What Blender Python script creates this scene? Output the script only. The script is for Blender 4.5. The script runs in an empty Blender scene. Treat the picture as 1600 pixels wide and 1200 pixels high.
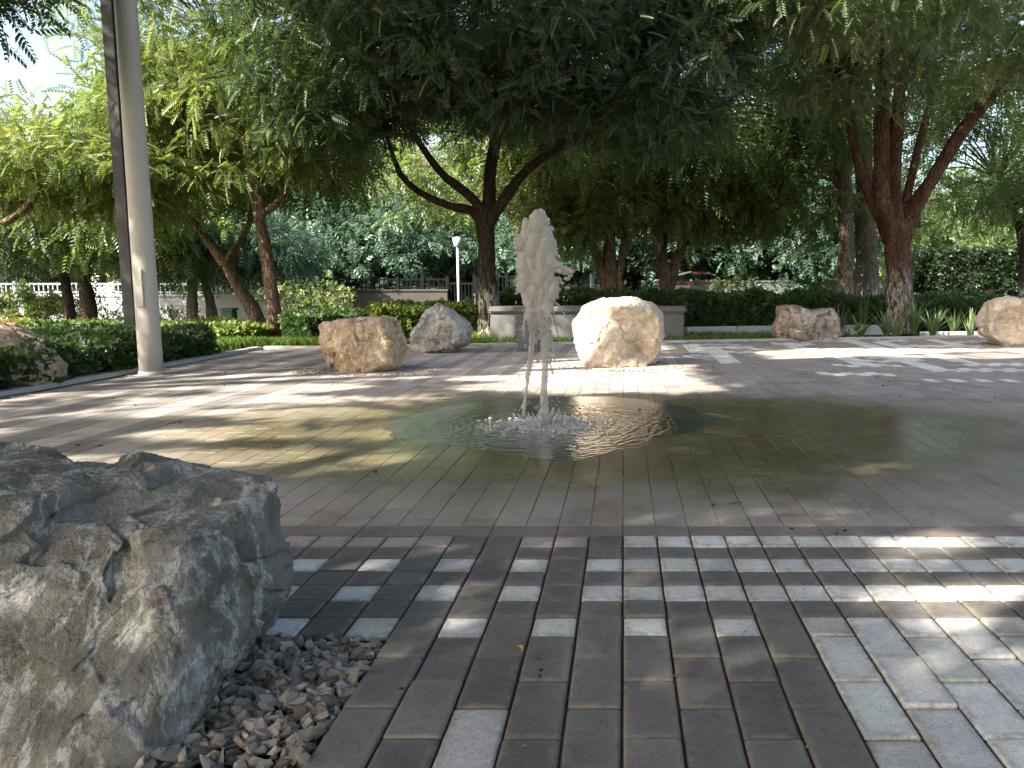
import bpy, bmesh, math, random
import numpy as np
from mathutils import Vector, Matrix, noise
R = math.radians
random.seed(7); rng = np.random.default_rng(7)
sc = bpy.context.scene
col = sc.collection

# ------------------------------------------------------------------ camera
F, CX, CY, HOR, H = 1294.0, 975.0, 600.0, 440.0, 0.75
PIT = math.atan((CY - HOR) / F)
cam_d = bpy.data.cameras.new('camera'); cam = bpy.data.objects.new('camera', cam_d); col.objects.link(cam)
cam.location = (0, 0, H); cam.rotation_euler = (math.pi / 2 - PIT, 0, 0)
cam_d.sensor_width = 36; cam_d.lens = 36 * F / 1600; cam_d.shift_x = (800 - CX) / 1600
cam_d.clip_start = 0.05; cam_d.clip_end = 2000
sc.camera = cam

# ------------------------------------------------------------------ sky, sun, exposure
SUN_EL, SUN_AZ = 39.0, -132.0            # azimuth measured from +Y towards +X
S = Vector((math.sin(R(SUN_AZ)) * math.cos(R(SUN_EL)), math.cos(R(SUN_AZ)) * math.cos(R(SUN_EL)), math.sin(R(SUN_EL))))
w = bpy.data.worlds.new('World'); sc.world = w; w.use_nodes = True
nt = w.node_tree; nt.nodes.clear()
sky = nt.nodes.new('ShaderNodeTexSky'); sky.sky_type = 'NISHITA'; sky.sun_disc = False
sky.sun_elevation = R(SUN_EL); sky.sun_rotation = R(SUN_AZ % 360); sky.dust_density = 3.5; sky.air_density = 1.0; sky.ozone_density = .2
bg = nt.nodes.new('ShaderNodeBackground'); bg.inputs[1].default_value = 0.115
wo = nt.nodes.new('ShaderNodeOutputWorld')
nt.links.new(sky.outputs[0], bg.inputs[0]); nt.links.new(bg.outputs[0], wo.inputs[0])
sd = bpy.data.lights.new('sun', 'SUN'); sd.energy = 5.0; sd.angle = R(0.53); sd.color = (1, .94, .84)
so = bpy.data.objects.new('sun', sd); col.objects.link(so); so.rotation_euler = S.to_track_quat('Z', 'Y').to_euler()
so.location = (-20, -20, 30)
sc.view_settings.view_transform = 'Standard'; sc.view_settings.look = 'None'; sc.view_settings.gamma = 1
sc.view_settings.exposure = 2.05
sc.render.engine = 'CYCLES'
sc.cycles.max_bounces = 8; sc.cycles.diffuse_bounces = 4; sc.cycles.transparent_max_bounces = 12
sc.cycles.caustics_reflective = False; sc.cycles.caustics_refractive = False

# ------------------------------------------------------------------ helpers
def P(x, y, Y):
    """world point seen at photo pixel x, y whose depth is Y"""
    u, v = (x - CX) / F, (CY - y) / F
    d = (u, v * math.sin(PIT) + math.cos(PIT), v * math.cos(PIT) - math.sin(PIT))
    k = Y / d[1]
    return Vector((d[0] * k, Y, H + d[2] * k))
def G(x, y, z=0.0):
    u, v = (x - CX) / F, (CY - y) / F
    d = (u, v * math.sin(PIT) + math.cos(PIT), v * math.cos(PIT) - math.sin(PIT))
    k = (z - H) / d[2]
    return Vector((d[0] * k, d[1] * k, z))
def sm(a, b, t):
    t = max(0, min(1, (t - a) / (b - a))); return t * t * (3 - 2 * t)
def gz(x, y):
    return -0.85 * sm(12.5, 18, y) * (1 - sm(-3, 1.5, x))
def link(name, me, mats, parent=None):
    o = bpy.data.objects.new(name, me); col.objects.link(o)
    for m in (mats if isinstance(mats, (list, tuple)) else [mats]):
        me.materials.append(m)
    if parent: o.parent = parent
    return o
def tag(o, label=None, cat=None, group=None, kind=None):
    if label: o['label'] = label
    if cat: o['category'] = cat
    if group: o['group'] = group
    if kind: o['kind'] = kind
    return o
def empty(name, loc, label, cat, group=None):
    o = bpy.data.objects.new(name, None); col.objects.link(o); o.location = loc; o.empty_display_size = .1
    return tag(o, label, cat, group)
def npmesh(name, V, Fq, attr=None, smooth=False, mi=None):
    """V (n,3), Fq (m,k) index array; attr: dict name -> per vertex float array"""
    V = np.asarray(V, np.float32); Fq = np.asarray(Fq, np.int32)
    me = bpy.data.meshes.new(name)
    k = Fq.shape[1]; m = len(Fq)
    me.vertices.add(len(V)); me.vertices.foreach_set('co', V.ravel())
    me.loops.add(m * k); me.loops.foreach_set('vertex_index', Fq.ravel())
    me.polygons.add(m); me.polygons.foreach_set('loop_start', np.arange(m, dtype=np.int32) * k)
    me.polygons.foreach_set('loop_total', np.full(m, k, np.int32))
    me.polygons.foreach_set('use_smooth', np.full(m, bool(smooth)))
    if mi is not None: me.polygons.foreach_set('material_index', np.asarray(mi, np.int32))
    for a, arr in (attr or {}).items():
        arr = np.asarray(arr, np.float32)
        if arr.ndim == 2:
            at = me.attributes.new(a, 'FLOAT_COLOR', 'POINT'); at.data.foreach_set('color', arr.ravel())
        else:
            at = me.attributes.new(a, 'FLOAT', 'POINT'); at.data.foreach_set('value', arr)
    me.update(calc_edges=True); me.validate()
    return me
class MB:
    """collects simple shapes into one mesh"""
    def __init__(s): s.v = []; s.f = []
    def add(s, vs, fs):
        o = len(s.v); s.v += [tuple(v) for v in vs]; s.f += [tuple(i + o for i in f) for f in fs]
    def box(s, x0, x1, y0, y1, z0, z1, M=None):
        vs = [Vector((x, y, z)) for x in (x0, x1) for y in (y0, y1) for z in (z0, z1)]
        if M: vs = [M @ v for v in vs]
        s.add(vs, [(0, 1, 3, 2), (4, 6, 7, 5), (0, 4, 5, 1), (2, 3, 7, 6), (0, 2, 6, 4), (1, 5, 7, 3)])
    def tube(s, pts, rad, n=10, jit=0, seed=0, caps=True):
        pts = [Vector(p) for p in pts]; N = len(pts); o = len(s.v)
        up = Vector((0.31, 0.95, 0.02))
        for i, p in enumerate(pts):
            t = (pts[min(i + 1, N - 1)] - pts[max(i - 1, 0)]).normalized()
            a = t.cross(up).normalized(); b = t.cross(a)
            for k in range(n):
                th = 2 * math.pi * k / n
                d = a * math.cos(th) + b * math.sin(th)
                r = rad[i]
                if jit: r *= 1 + jit * noise.noise(Vector((d.x * 1.6 + seed, d.y * 1.6, p.z * 2.2 + d.z))) + jit * .5 * noise.noise(Vector((d.x * 4 + seed, d.y * 4, p.z * 5)))
                s.v.append(tuple(p + d * r))
        for i in range(N - 1):
            for k in range(n):
                k2 = (k + 1) % n
                s.f.append((o + i * n + k, o + i * n + k2, o + (i + 1) * n + k2, o + (i + 1) * n + k))
        if caps:
            s.f.append(tuple(o + k for k in range(n - 1, -1, -1))); s.f.append(tuple(o + (N - 1) * n + k for k in range(n)))
    def build(s, name, mats, parent=None, smooth=False, bevel=0):
        me = bpy.data.meshes.new(name); me.from_pydata(s.v, [], s.f); me.update()
        bm = bmesh.new(); bm.from_mesh(me); bmesh.ops.recalc_face_normals(bm, faces=bm.faces)
        if bevel: bmesh.ops.bevel(bm, geom=bm.edges[:], offset=bevel, segments=2, affect='EDGES', clamp_overlap=True)
        bm.to_mesh(me); bm.free()
        if smooth: me.polygons.foreach_set('use_smooth', [True] * len(me.polygons))
        return link(name, me, mats, parent)
def smoothline(pts, rads, sub=4):
    """catmull-rom"""
    pts = [Vector(p) for p in pts]; out = []; ro = []
    n = len(pts)
    for i in range(n - 1):
        p0, p1, p2, p3 = pts[max(i - 1, 0)], pts[i], pts[i + 1], pts[min(i + 2, n - 1)]
        for k in range(sub):
            t = k / sub
            out.append(.5 * ((2 * p1) + (p2 - p0) * t + (2 * p0 - 5 * p1 + 4 * p2 - p3) * t * t + (3 * p1 - p0 - 3 * p2 + p3) * t ** 3))
            ro.append(rads[i] * (1 - t) + rads[i + 1] * t)
    out.append(pts[-1]); ro.append(rads[-1])
    return out, ro

# ------------------------------------------------------------------ materials
def mat(name):
    m = bpy.data.materials.new(name); m.use_nodes = True; m.node_tree.nodes.clear()
    return m, m.node_tree.nodes, m.node_tree.links
def N(ns, t, **kw):
    n = ns.new(t)
    for k, v in kw.items():
        if k.startswith('i'):
            n.inputs[int(k[1:])].default_value = v
        else: setattr(n, k, v)
    return n
def ramp(ns, stops, interp='LINEAR'):
    r = ns.new('ShaderNodeValToRGB'); cr = r.color_ramp; cr.interpolation = interp
    while len(cr.elements) < len(stops): cr.elements.new(.5)
    for e, (p, c) in zip(cr.elements, stops):
        e.position = p; e.color = (*c, 1) if len(c) == 3 else c
    return r
def noisetex(ns, ls, scale, detail=6, rough=.6, vec=None, dist=0.0):
    n = ns.new('ShaderNodeTexNoise'); n.inputs['Scale'].default_value = scale; n.inputs['Detail'].default_value = detail
    n.inputs['Roughness'].default_value = rough; n.inputs['Distortion'].default_value = dist
    if vec is None:
        tc = ns.new('ShaderNodeTexCoord'); vec = tc.outputs['Object']
    ls.new(vec, n.inputs['Vector']); return n
def mixc(ns, ls, fac, a, b, mode='MIX'):
    m = ns.new('ShaderNodeMix'); m.data_type = 'RGBA'; m.blend_type = mode
    for sck, v in ((m.inputs[0], fac), (m.inputs[6], a), (m.inputs[7], b)):
        if isinstance(v, (int, float)): sck.default_value = v
        elif isinstance(v, tuple): sck.default_value = (*v, 1)
        else: ls.new(v, sck)
    return m.outputs[2]
def finish(ns, ls, colr, rough=.8, bump=None, bstr=.3, bdist=.01, spec=.3, metal=0):
    p = ns.new('ShaderNodeBsdfPrincipled'); o = ns.new('ShaderNodeOutputMaterial')
    if isinstance(colr, tuple): p.inputs['Base Color'].default_value = (*colr, 1)
    else: ls.new(colr, p.inputs['Base Color'])
    if isinstance(rough, (int, float)): p.inputs['Roughness'].default_value = rough
    else: ls.new(rough, p.inputs['Roughness'])
    p.inputs['Specular IOR Level'].default_value = spec; p.inputs['Metallic'].default_value = metal
    if bump is not None:
        b = ns.new('ShaderNodeBump'); b.inputs['Strength'].default_value = bstr; b.inputs['Distance'].default_value = bdist
        ls.new(bump, b.inputs['Height']); ls.new(b.outputs[0], p.inputs['Normal'])
    ls.new(p.outputs[0], o.inputs[0]); return p
def simple(name, c, rough=.6, var=.25, scale=8, bstr=.2, bdist=.004, spec=.3, metal=0):
    m, ns, ls = mat(name)
    n = noisetex(ns, ls, scale); d = tuple(x * (1 - var) for x in c); l = tuple(min(1, x * (1 + var)) for x in c)
    r = ramp(ns, [(.3, d), (.7, l)]); ls.new(n.outputs[0], r.inputs[0])
    n2 = noisetex(ns, ls, scale * 9)
    finish(ns, ls, r.outputs[0], rough, n2.outputs[0], bstr, bdist, spec, metal); return m
def leafmat(name, dark, light, trans, sheen=.35, tmix=.38, rough=.42):
    m, ns, ls = mat(name)
    a = N(ns, 'ShaderNodeAttribute', attribute_name='tint')
    r = ramp(ns, [(0, dark), (.8, light), (1, tuple(min(1, x * y) for x, y in zip(light, (2.2, 1.5, .8))))]); ls.new(a.outputs['Fac'], r.inputs[0])
    rt = ramp(ns, [(0, tuple(x * .75 for x in trans)), (.85, trans), (1, (min(1, trans[0] * 1.8), trans[1] * 1.15, trans[2]))]); ls.new(a.outputs['Fac'], rt.inputs[0])
    p = ns.new('ShaderNodeBsdfPrincipled'); ls.new(r.outputs[0], p.inputs['Base Color'])
    p.inputs['Roughness'].default_value = rough; p.inputs['Specular IOR Level'].default_value = sheen
    t = ns.new('ShaderNodeBsdfTranslucent'); ls.new(rt.outputs[0], t.inputs[0])
    mx = ns.new('ShaderNodeMixShader'); mx.inputs[0].default_value = tmix
    ls.new(p.outputs[0], mx.inputs[1]); ls.new(t.outputs[0], mx.inputs[2])
    o = ns.new('ShaderNodeOutputMaterial'); ls.new(mx.outputs[0], o.inputs[0]); return m
M = {}
M['leaf_shaded'] = leafmat('leaf_neem_shaded', (.03, .052, .03), (.07, .11, .06), (.16, .25, .04), tmix=.32, sheen=.6)  # darker leaf copy, shade of the crowns put into its colour
M['leaf_lit'] = leafmat('leaf_neem_sunlit', (.08, .12, .045), (.185, .24, .085), (.36, .46, .09), sheen=.5)  # sunlit leaf copy, light on the crowns put into its colour
M['leaf_mid'] = leafmat('leaf_neem_mid', (.055, .09, .04), (.14, .19, .08), (.28, .40, .06), sheen=.6)
M['leaf_pale_sunlit'] = leafmat('leaf_neem_pale_sunlit', (.075, .11, .06), (.20, .25, .14), (.32, .44, .09), sheen=.8)  # paler copy, sunlight on the right crown put into the leaf colour
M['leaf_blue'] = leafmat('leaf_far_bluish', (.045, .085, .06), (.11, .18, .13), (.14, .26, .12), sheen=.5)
M['leaf_hedge'] = leafmat('leaf_hedge', (.02, .04, .014), (.055, .10, .025), (.12, .22, .03), tmix=.25)
M['leaf_hedge_shaded'] = leafmat('leaf_hedge_shaded', (.008, .016, .007), (.022, .045, .014), (.05, .1, .015), tmix=.2)  # darker hedge leaf, missing tree shade put into its colour
M['leaf_hedge_lime'] = leafmat('leaf_hedge_lime', (.08, .12, .03), (.18, .24, .05), (.35, .42, .06), tmix=.3)
M['leaf_agave'] = leafmat('leaf_strap', (.09, .14, .06), (.2, .27, .12), (.3, .4, .1), tmix=.25)
M['leaf_red'] = leafmat('petals', (.3, .03, .03), (.5, .08, .05), (.5, .1, .06))
M['grass'] = leafmat('grass_blades', (.04, .08, .015), (.11, .18, .04), (.2, .34, .04), tmix=.35)
M['core'] = simple('hedge_core', (.018, .022, .012), .9)

def bark(name, dark, light, white=None):
    m, ns, ls = mat(name)
    tc = ns.new('ShaderNodeTexCoord'); mp = N(ns, 'ShaderNodeMapping'); mp.inputs['Scale'].default_value = (1, 1, .3)
    ls.new(tc.outputs['Object'], mp.inputs[0])
    n = noisetex(ns, ls, 22, 10, .72, mp.outputs[0], .8); n2 = noisetex(ns, ls, 5, 8, .7, mp.outputs[0])
    v = N(ns, 'ShaderNodeTexVoronoi', feature='DISTANCE_TO_EDGE'); v.inputs['Scale'].default_value = 24; ls.new(mp.outputs[0], v.inputs['Vector'])
    r = ramp(ns, [(.3, dark), (.62, light)]); ls.new(n.outputs[0], r.inputs[0])
    rv = ramp(ns, [(0, (.25, .25, .25)), (.12, (1, 1, 1))]); ls.new(v.outputs[0], rv.inputs[0])
    c = mixc(ns, ls, .8, r.outputs[0], rv.outputs[0], 'MULTIPLY')
    n2r = ramp(ns, [(.42, (0, 0, 0)), (.62, (1, 1, 1))]); ls.new(n2.outputs[0], n2r.inputs[0]); c = mixc(ns, ls, n2r.outputs[0], c, tuple(x * 1.1 for x in dark))
    if white:
        sp = ns.new('ShaderNodeSeparateXYZ'); ls.new(tc.outputs['Object'], sp.inputs[0])
        mr = N(ns, 'ShaderNodeMapRange', i1=white - .12, i2=white + .08, i3=1.0, i4=0.0); ls.new(sp.outputs[2], mr.inputs[0])
        nr = ramp(ns, [(.47, (0, 0, 0)), (.56, (1, 1, 1))]); ls.new(n.outputs[0], nr.inputs[0])
        mul = N(ns, 'ShaderNodeMath', operation='MULTIPLY'); ls.new(mr.outputs[0], mul.inputs[0]); ls.new(nr.outputs[0], mul.inputs[1])
        c = mixc(ns, ls, mul.outputs[0], c, (.42, .39, .34))
    ad = N(ns, 'ShaderNodeMath', operation='ADD'); ls.new(n.outputs[0], ad.inputs[0]); ls.new(rv.outputs[0], ad.inputs[1])
    finish(ns, ls, c, .9, ad.outputs[0], .9, .02, .15); return m
M['bark_dark'] = bark('bark_dark', (.03, .022, .016), (.10, .075, .055), .72)
M['bark_red'] = bark('bark_red', (.06, .032, .02), (.23, .13, .09), .95)
M['bark_brown'] = bark('bark_brown', (.09, .06, .04), (.30, .21, .145))  # bark lightened so the left trunk looks sunlit
M['bark_grey'] = bark('bark_grey', (.09, .075, .055), (.28, .24, .19), .8)

def rockmat(name, c1, c2, c3, c4, vein=(.6, .58, .54), warm=(.2, .1, .04), warmamt=.58, scale=1.0):
    m, ns, ls = mat(name)
    tc = ns.new('ShaderNodeTexCoord')
    mpv = N(ns, 'ShaderNodeMapping'); mpv.inputs['Rotation'].default_value = (.2, R(38), 0); mpv.inputs['Scale'].default_value = (2.0, 1.2, .75); ls.new(tc.outputs['Object'], mpv.inputs[0])
    n1 = noisetex(ns, ls, 2.6 * scale, 12, .72, mpv.outputs[0], .35); n2 = noisetex(ns, ls, 9 * scale, 10, .72, None, .5)
    n3 = noisetex(ns, ls, 60 * scale, 6, .7); n4 = noisetex(ns, ls, 3.0 * scale, 12, .7, mpv.outputs[0], .4)
    r = ramp(ns, [(.28, c1), (.45, c2), (.58, c3), (.75, c4)]); ls.new(n1.outputs[0], r.inputs[0])
    r2 = ramp(ns, [(.3, (.55, .55, .55)), (.68, (1.15, 1.15, 1.15))]); ls.new(n2.outputs[0], r2.inputs[0])
    c = mixc(ns, ls, .85, r.outputs[0], r2.outputs[0], 'MULTIPLY')
    rv = ramp(ns, [(.455, (0, 0, 0)), (.5, (1, 1, 1)), (.53, (0, 0, 0))]); ls.new(n4.outputs[0], rv.inputs[0])
    rb = ramp(ns, [(.40, (0, 0, 0)), (.56, (.9, .9, .9))]); ls.new(n2.outputs[0], rb.inputs[0])
    vm = N(ns, 'ShaderNodeMath', operation='MULTIPLY'); ls.new(rv.outputs[0], vm.inputs[0]); ls.new(rb.outputs[0], vm.inputs[1])
    c = mixc(ns, ls, vm.outputs[0], c, vein)
    n5 = noisetex(ns, ls, 4.3 * scale, 12, .75, None, .2)
    rw = ramp(ns, [(warmamt, (0, 0, 0)), (warmamt + .08, (.75, .75, .75))]); ls.new(n5.outputs[0], rw.inputs[0])
    c = mixc(ns, ls, rw.outputs[0], c, warm)
    vo = N(ns, 'ShaderNodeTexVoronoi', feature='DISTANCE_TO_EDGE'); vo.inputs['Scale'].default_value = 3.0 * scale
    dn = noisetex(ns, ls, 5 * scale, 5, .6); vm2 = N(ns, 'ShaderNodeVectorMath', operation='MULTIPLY_ADD')
    ls.new(dn.outputs[1], vm2.inputs[0]); vm2.inputs[1].default_value = (.35, .35, .35); ls.new(tc.outputs['Object'], vm2.inputs[2])
    ls.new(vm2.outputs[0], vo.inputs['Vector'])
    rc = ramp(ns, [(0, (.35, .35, .35)), (.012, (1, 1, 1))]); ls.new(vo.outputs[0], rc.inputs[0])
    c = mixc(ns, ls, .3, c, rc.outputs[0], 'MULTIPLY')
    vf = N(ns, 'ShaderNodeTexVoronoi', feature='F1'); vf.inputs['Scale'].default_value = 13 * scale; ls.new(vm2.outputs[0], vf.inputs['Vector'])
    vg = N(ns, 'ShaderNodeTexVoronoi', feature='F1'); vg.inputs['Scale'].default_value = 37 * scale; ls.new(vm2.outputs[0], vg.inputs['Vector'])
    a0 = N(ns, 'ShaderNodeMath', operation='MULTIPLY_ADD', i1=.45); ls.new(vf.outputs['Distance'], a0.inputs[0]); ls.new(n2.outputs[0], a0.inputs[2])
    a00 = N(ns, 'ShaderNodeMath', operation='MULTIPLY_ADD', i1=.18); ls.new(vg.outputs['Distance'], a00.inputs[0]); ls.new(a0.outputs[0], a00.inputs[2])
    pit = ramp(ns, [(.30, (.25, .22, .2)), (.40, (1, 1, 1))]); ls.new(n3.outputs[0], pit.inputs[0]); c = mixc(ns, ls, .7, c, pit.outputs[0], 'MULTIPLY')
    a1 = N(ns, 'ShaderNodeMath', operation='MULTIPLY_ADD', i1=.35); ls.new(n3.outputs[0], a1.inputs[0]); ls.new(a00.outputs[0], a1.inputs[2])
    a2 = N(ns, 'ShaderNodeMath', operation='MULTIPLY_ADD', i1=.25); ls.new(rc.outputs[0], a2.inputs[0]); ls.new(a1.outputs[0], a2.inputs[2])
    finish(ns, ls, c, .82, a2.outputs[0], .85, .02 / scale, .25); return m
M['rock_fore'] = rockmat('rock_grey_veined', (.10, .092, .068), (.165, .152, .122), (.235, .222, .195), (.33, .315, .29), vein=(.47, .455, .42), warm=(.12, .065, .03), warmamt=.60, scale=1.5)
M['rock_tan'] = rockmat('rock_tan', (.20, .13, .07), (.36, .25, .14), (.44, .33, .21), (.5, .42, .31), warm=(.3, .17, .07), warmamt=.55, scale=2)
M['rock_grey'] = rockmat('rock_grey', (.22, .18, .14), (.36, .31, .26), (.44, .41, .37), (.52, .5, .47), warm=(.22, .16, .11), warmamt=.6, scale=2)
M['rock_pale'] = rockmat('rock_pale', (.42, .31, .2), (.52, .42, .3), (.6, .5, .38), (.64, .56, .46), warm=(.4, .27, .15), warmamt=.6, scale=2)
M['rock_brown'] = rockmat('rock_brown', (.16, .1, .06), (.34, .26, .19), (.46, .38, .3), (.52, .46, .4), warm=(.1, .055, .03), warmamt=.5, scale=2)
M['concrete'] = simple('concrete', (.13, .128, .125), .75, .12, 6)
M['concrete_dark'] = simple('concrete_dark', (.14, .145, .155), .8, .2, 10)
M['soil'] = simple('soil', (.13, .09, .06), .95, .4, 5, .8, .02)
M['wall_white'] = simple('wall_white', (.55, .57, .6), .85, .12, 1.5)
M['wall_tan_shadowed'] = simple('wall_tan_shadowed', (.06, .055, .048), .9, .2, 1.5)  # darkened so the shadow on this wall sits in its colour
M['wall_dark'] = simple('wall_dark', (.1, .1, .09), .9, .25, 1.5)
M['metal_black'] = simple('metal_black', (.008, .008, .009), .8, .2, 4, .1, .001, .08)
M['metal_grey'] = simple('metal_fence_grey', (.3, .32, .34), .5, .1, 4)
M['metal_post'] = simple('post_dark', (.035, .033, .032), .55, .2, 4)
M['pole_paint'] = simple('pole_paint', (.40, .37, .32), .5, .08, 3, .08, .002)
M['white_paint'] = simple('white_paint', (.36, .38, .42), .5, .05, 5)
M['globe'] = simple('globe', (.5, .52, .55), .3, .02, 5)
M['house'] = simple('house_wall', (.72, .66, .56), .85, .06, 1)
M['roof'] = simple('roof_tile', (.32, .14, .08), .8, .2, 3)
M['glass_dark'] = simple('glass_dark', (.03, .035, .045), .1, .1, 3, 0, .001, .6)
M['green_plastic'] = simple('green_plastic', (.02, .07, .05), .5, .1, 5)
M['car_paint'] = simple('car_paint', (.05, .07, .13), .25, .05, 2, .0, .001, .6)
M['tyre'] = simple('tyre', (.02, .02, .02), .8, .1, 10)
M['red_canvas'] = simple('red_canvas', (.05, .012, .01), .7, .1, 6)
M['grey_canvas'] = simple('grey_canvas', (.12, .122, .13), .7, .1, 6)
M['twig'] = simple('twig', (.09, .065, .045), .9, .3, 12)
M['debris'] = simple('debris', (.03, .022, .015), .9, .3, 30)
M['yellow_leaf'] = simple('yellow_leaf', (.5, .33, .06), .6, .3, 60)
M['lamp_metal'] = simple('lamp_metal', (.55, .57, .6), .4, .05, 5)
M['asphalt'] = simple('asphalt', (.06, .06, .062), .9, .2, 3)
M['pathstone'] = simple('path_stone', (.34, .31, .28), .85, .12, 3)
M['kerbstone'] = simple('kerb_stone', (.42, .4, .37), .85, .12, 6)

# terrain
m, ns, ls = mat('terrain_soil_grass')
n1 = noisetex(ns, ls, .7, 6, .6); n2 = noisetex(ns, ls, 14, 8, .7)
r = ramp(ns, [(.42, (.13, .095, .06)), (.55, (.06, .085, .025))]); ls.new(n1.outputs[0], r.inputs[0])
r2 = ramp(ns, [(.3, (.5, .5, .5)), (.7, (1.2, 1.2, 1.2))]); ls.new(n2.outputs[0], r2.inputs[0])
finish(ns, ls, mixc(ns, ls, .9, r.outputs[0], r2.outputs[0], 'MULTIPLY'), .95, n2.outputs[0], .9, .04, .1)
M['terrain'] = m

# pavers: per stone colour is an attribute; algae and wetness are stains round the jet
FX, FY = -.415, 4.30
m, ns, ls = mat('paving_stone')
at = N(ns, 'ShaderNodeAttribute', attribute_name='stone'); geo = ns.new('ShaderNodeNewGeometry')
n1 = noisetex(ns, ls, 5, 8, .65, geo.outputs['Position']); n2 = noisetex(ns, ls, 260, 3, .6, geo.outputs['Position']); n3 = noisetex(ns, ls, 60, 6, .65, geo.outputs['Position'])
r1 = ramp(ns, [(.3, (.72, .72, .72)), (.7, (1.18, 1.16, 1.12))]); ls.new(n1.outputs[0], r1.inputs[0])
c = mixc(ns, ls, .8, at.outputs['Color'], r1.outputs[0], 'MULTIPLY')
r2 = ramp(ns, [(.35, (.45, .45, .45)), (.44, (1, 1, 1)), (.62, (1, 1, 1)), (.72, (1.3, 1.3, 1.3))]); ls.new(n2.outputs[0], r2.inputs[0])
c = mixc(ns, ls, .75, c, r2.outputs[0], 'MULTIPLY')
r3 = ramp(ns, [(.3, (.8, .8, .8)), (.7, (1.12, 1.12, 1.12))]); ls.new(n3.outputs[0], r3.inputs[0])
c = mixc(ns, ls, .8, c, r3.outputs[0], 'MULTIPLY')
ae = N(ns, 'ShaderNodeAttribute', attribute_name='edge'); nde = noisetex(ns, ls, 34, 6, .7, geo.outputs['Position']); rde = ramp(ns, [(.38, (0, 0, 0)), (.62, (1, 1, 1))]); ls.new(nde.outputs[0], rde.inputs[0])
me_ = N(ns, 'ShaderNodeMath', operation='MULTIPLY'); ls.new(ae.outputs['Fac'], me_.inputs[0]); ls.new(rde.outputs[0], me_.inputs[1])
me2 = N(ns, 'ShaderNodeMath', operation='MULTIPLY', i1=.65); ls.new(me_.outputs[0], me2.inputs[0])
c = mixc(ns, ls, me2.outputs[0], c, (.20, .165, .12))
# distance from the jet, stretched sideways, edge broken by noise
mp = N(ns, 'ShaderNodeMapping'); mp.inputs['Location'].default_value = (-FX * .62 - .25, -FY + .12, 0); mp.inputs['Scale'].default_value = (.62, 1, 0)
ls.new(geo.outputs['Position'], mp.inputs[0])
ln = N(ns, 'ShaderNodeVectorMath', operation='LENGTH'); ls.new(mp.outputs[0], ln.inputs[0])
nd = noisetex(ns, ls, 1.3, 6, .6, geo.outputs['Position'])
dd = N(ns, 'ShaderNodeMath', operation='MULTIPLY_ADD', i1=1.0); ls.new(nd.outputs[0], dd.inputs[0]); ls.new(ln.outputs['Value'], dd.inputs[2])
wet = N(ns, 'ShaderNodeMapRange', i1=1.55, i2=2.3, i3=1.0, i4=0.0); wet.interpolation_type = 'SMOOTHSTEP'; ls.new(dd.outputs[0], wet.inputs[0])
alg = N(ns, 'ShaderNodeMapRange', i1=1.3, i2=2.3, i3=.95, i4=0.0); alg.interpolation_type = 'SMOOTHSTEP'; ls.new(dd.outputs[0], alg.inputs[0])
ca = mixc(ns, ls, .55, c, (.125, .112, .05)); ca = mixc(ns, ls, n1.outputs[0], ca, (.17, .15, .075))
c = mixc(ns, ls, alg.outputs[0], c, ca)
cw = mixc(ns, ls, 1.0, c, (.74, .72, .66), 'MULTIPLY')
c = mixc(ns, ls, wet.outputs[0], c, cw)
rr = N(ns, 'ShaderNodeMapRange', i1=0.0, i2=1.0, i3=.72, i4=.05); ls.new(wet.outputs[0], rr.inputs[0])
rj = N(ns, 'ShaderNodeMath', operation='MULTIPLY_ADD', i1=.16); ls.new(n3.outputs[0], rj.inputs[0]); ls.new(rr.outputs[0], rj.inputs[2]); rj.inputs[1].default_value = .14
far_ = N(ns, 'ShaderNodeMapRange', i1=.95, i2=2.05, i3=.06, i4=-.28); ls.new(dd.outputs[0], far_.inputs[0])
rj2 = N(ns, 'ShaderNodeMath', operation='SUBTRACT'); ls.new(rj.outputs[0], rj2.inputs[0]); ls.new(far_.outputs[0], rj2.inputs[1])
dry = N(ns, 'ShaderNodeMapRange', i1=0.0, i2=1.0, i3=1.0, i4=.12); ls.new(wet.outputs[0], dry.inputs[0])
hb = N(ns, 'ShaderNodeMath', operation='MULTIPLY'); ls.new(dry.outputs[0], hb.inputs[0])
hb0 = N(ns, 'ShaderNodeMath', operation='MULTIPLY_ADD', i1=.6); ls.new(n2.outputs[0], hb0.inputs[0]); ls.new(n3.outputs[0], hb0.inputs[2]); ls.new(hb0.outputs[0], hb.inputs[1])
nst = noisetex(ns, ls, 2.2, 9, .7, geo.outputs['Position'], .6); rst = ramp(ns, [(.36, (.66, .62, .56)), (.5, (1, 1, 1)), (.66, (1.15, 1.13, 1.08))]); ls.new(nst.outputs[0], rst.inputs[0])
c = mixc(ns, ls, .75, c, rst.outputs[0], 'MULTIPLY')
p = finish(ns, ls, c, rj2.outputs[0], hb.outputs[0], .5, .004, .45)
M['paver'] = m

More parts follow.
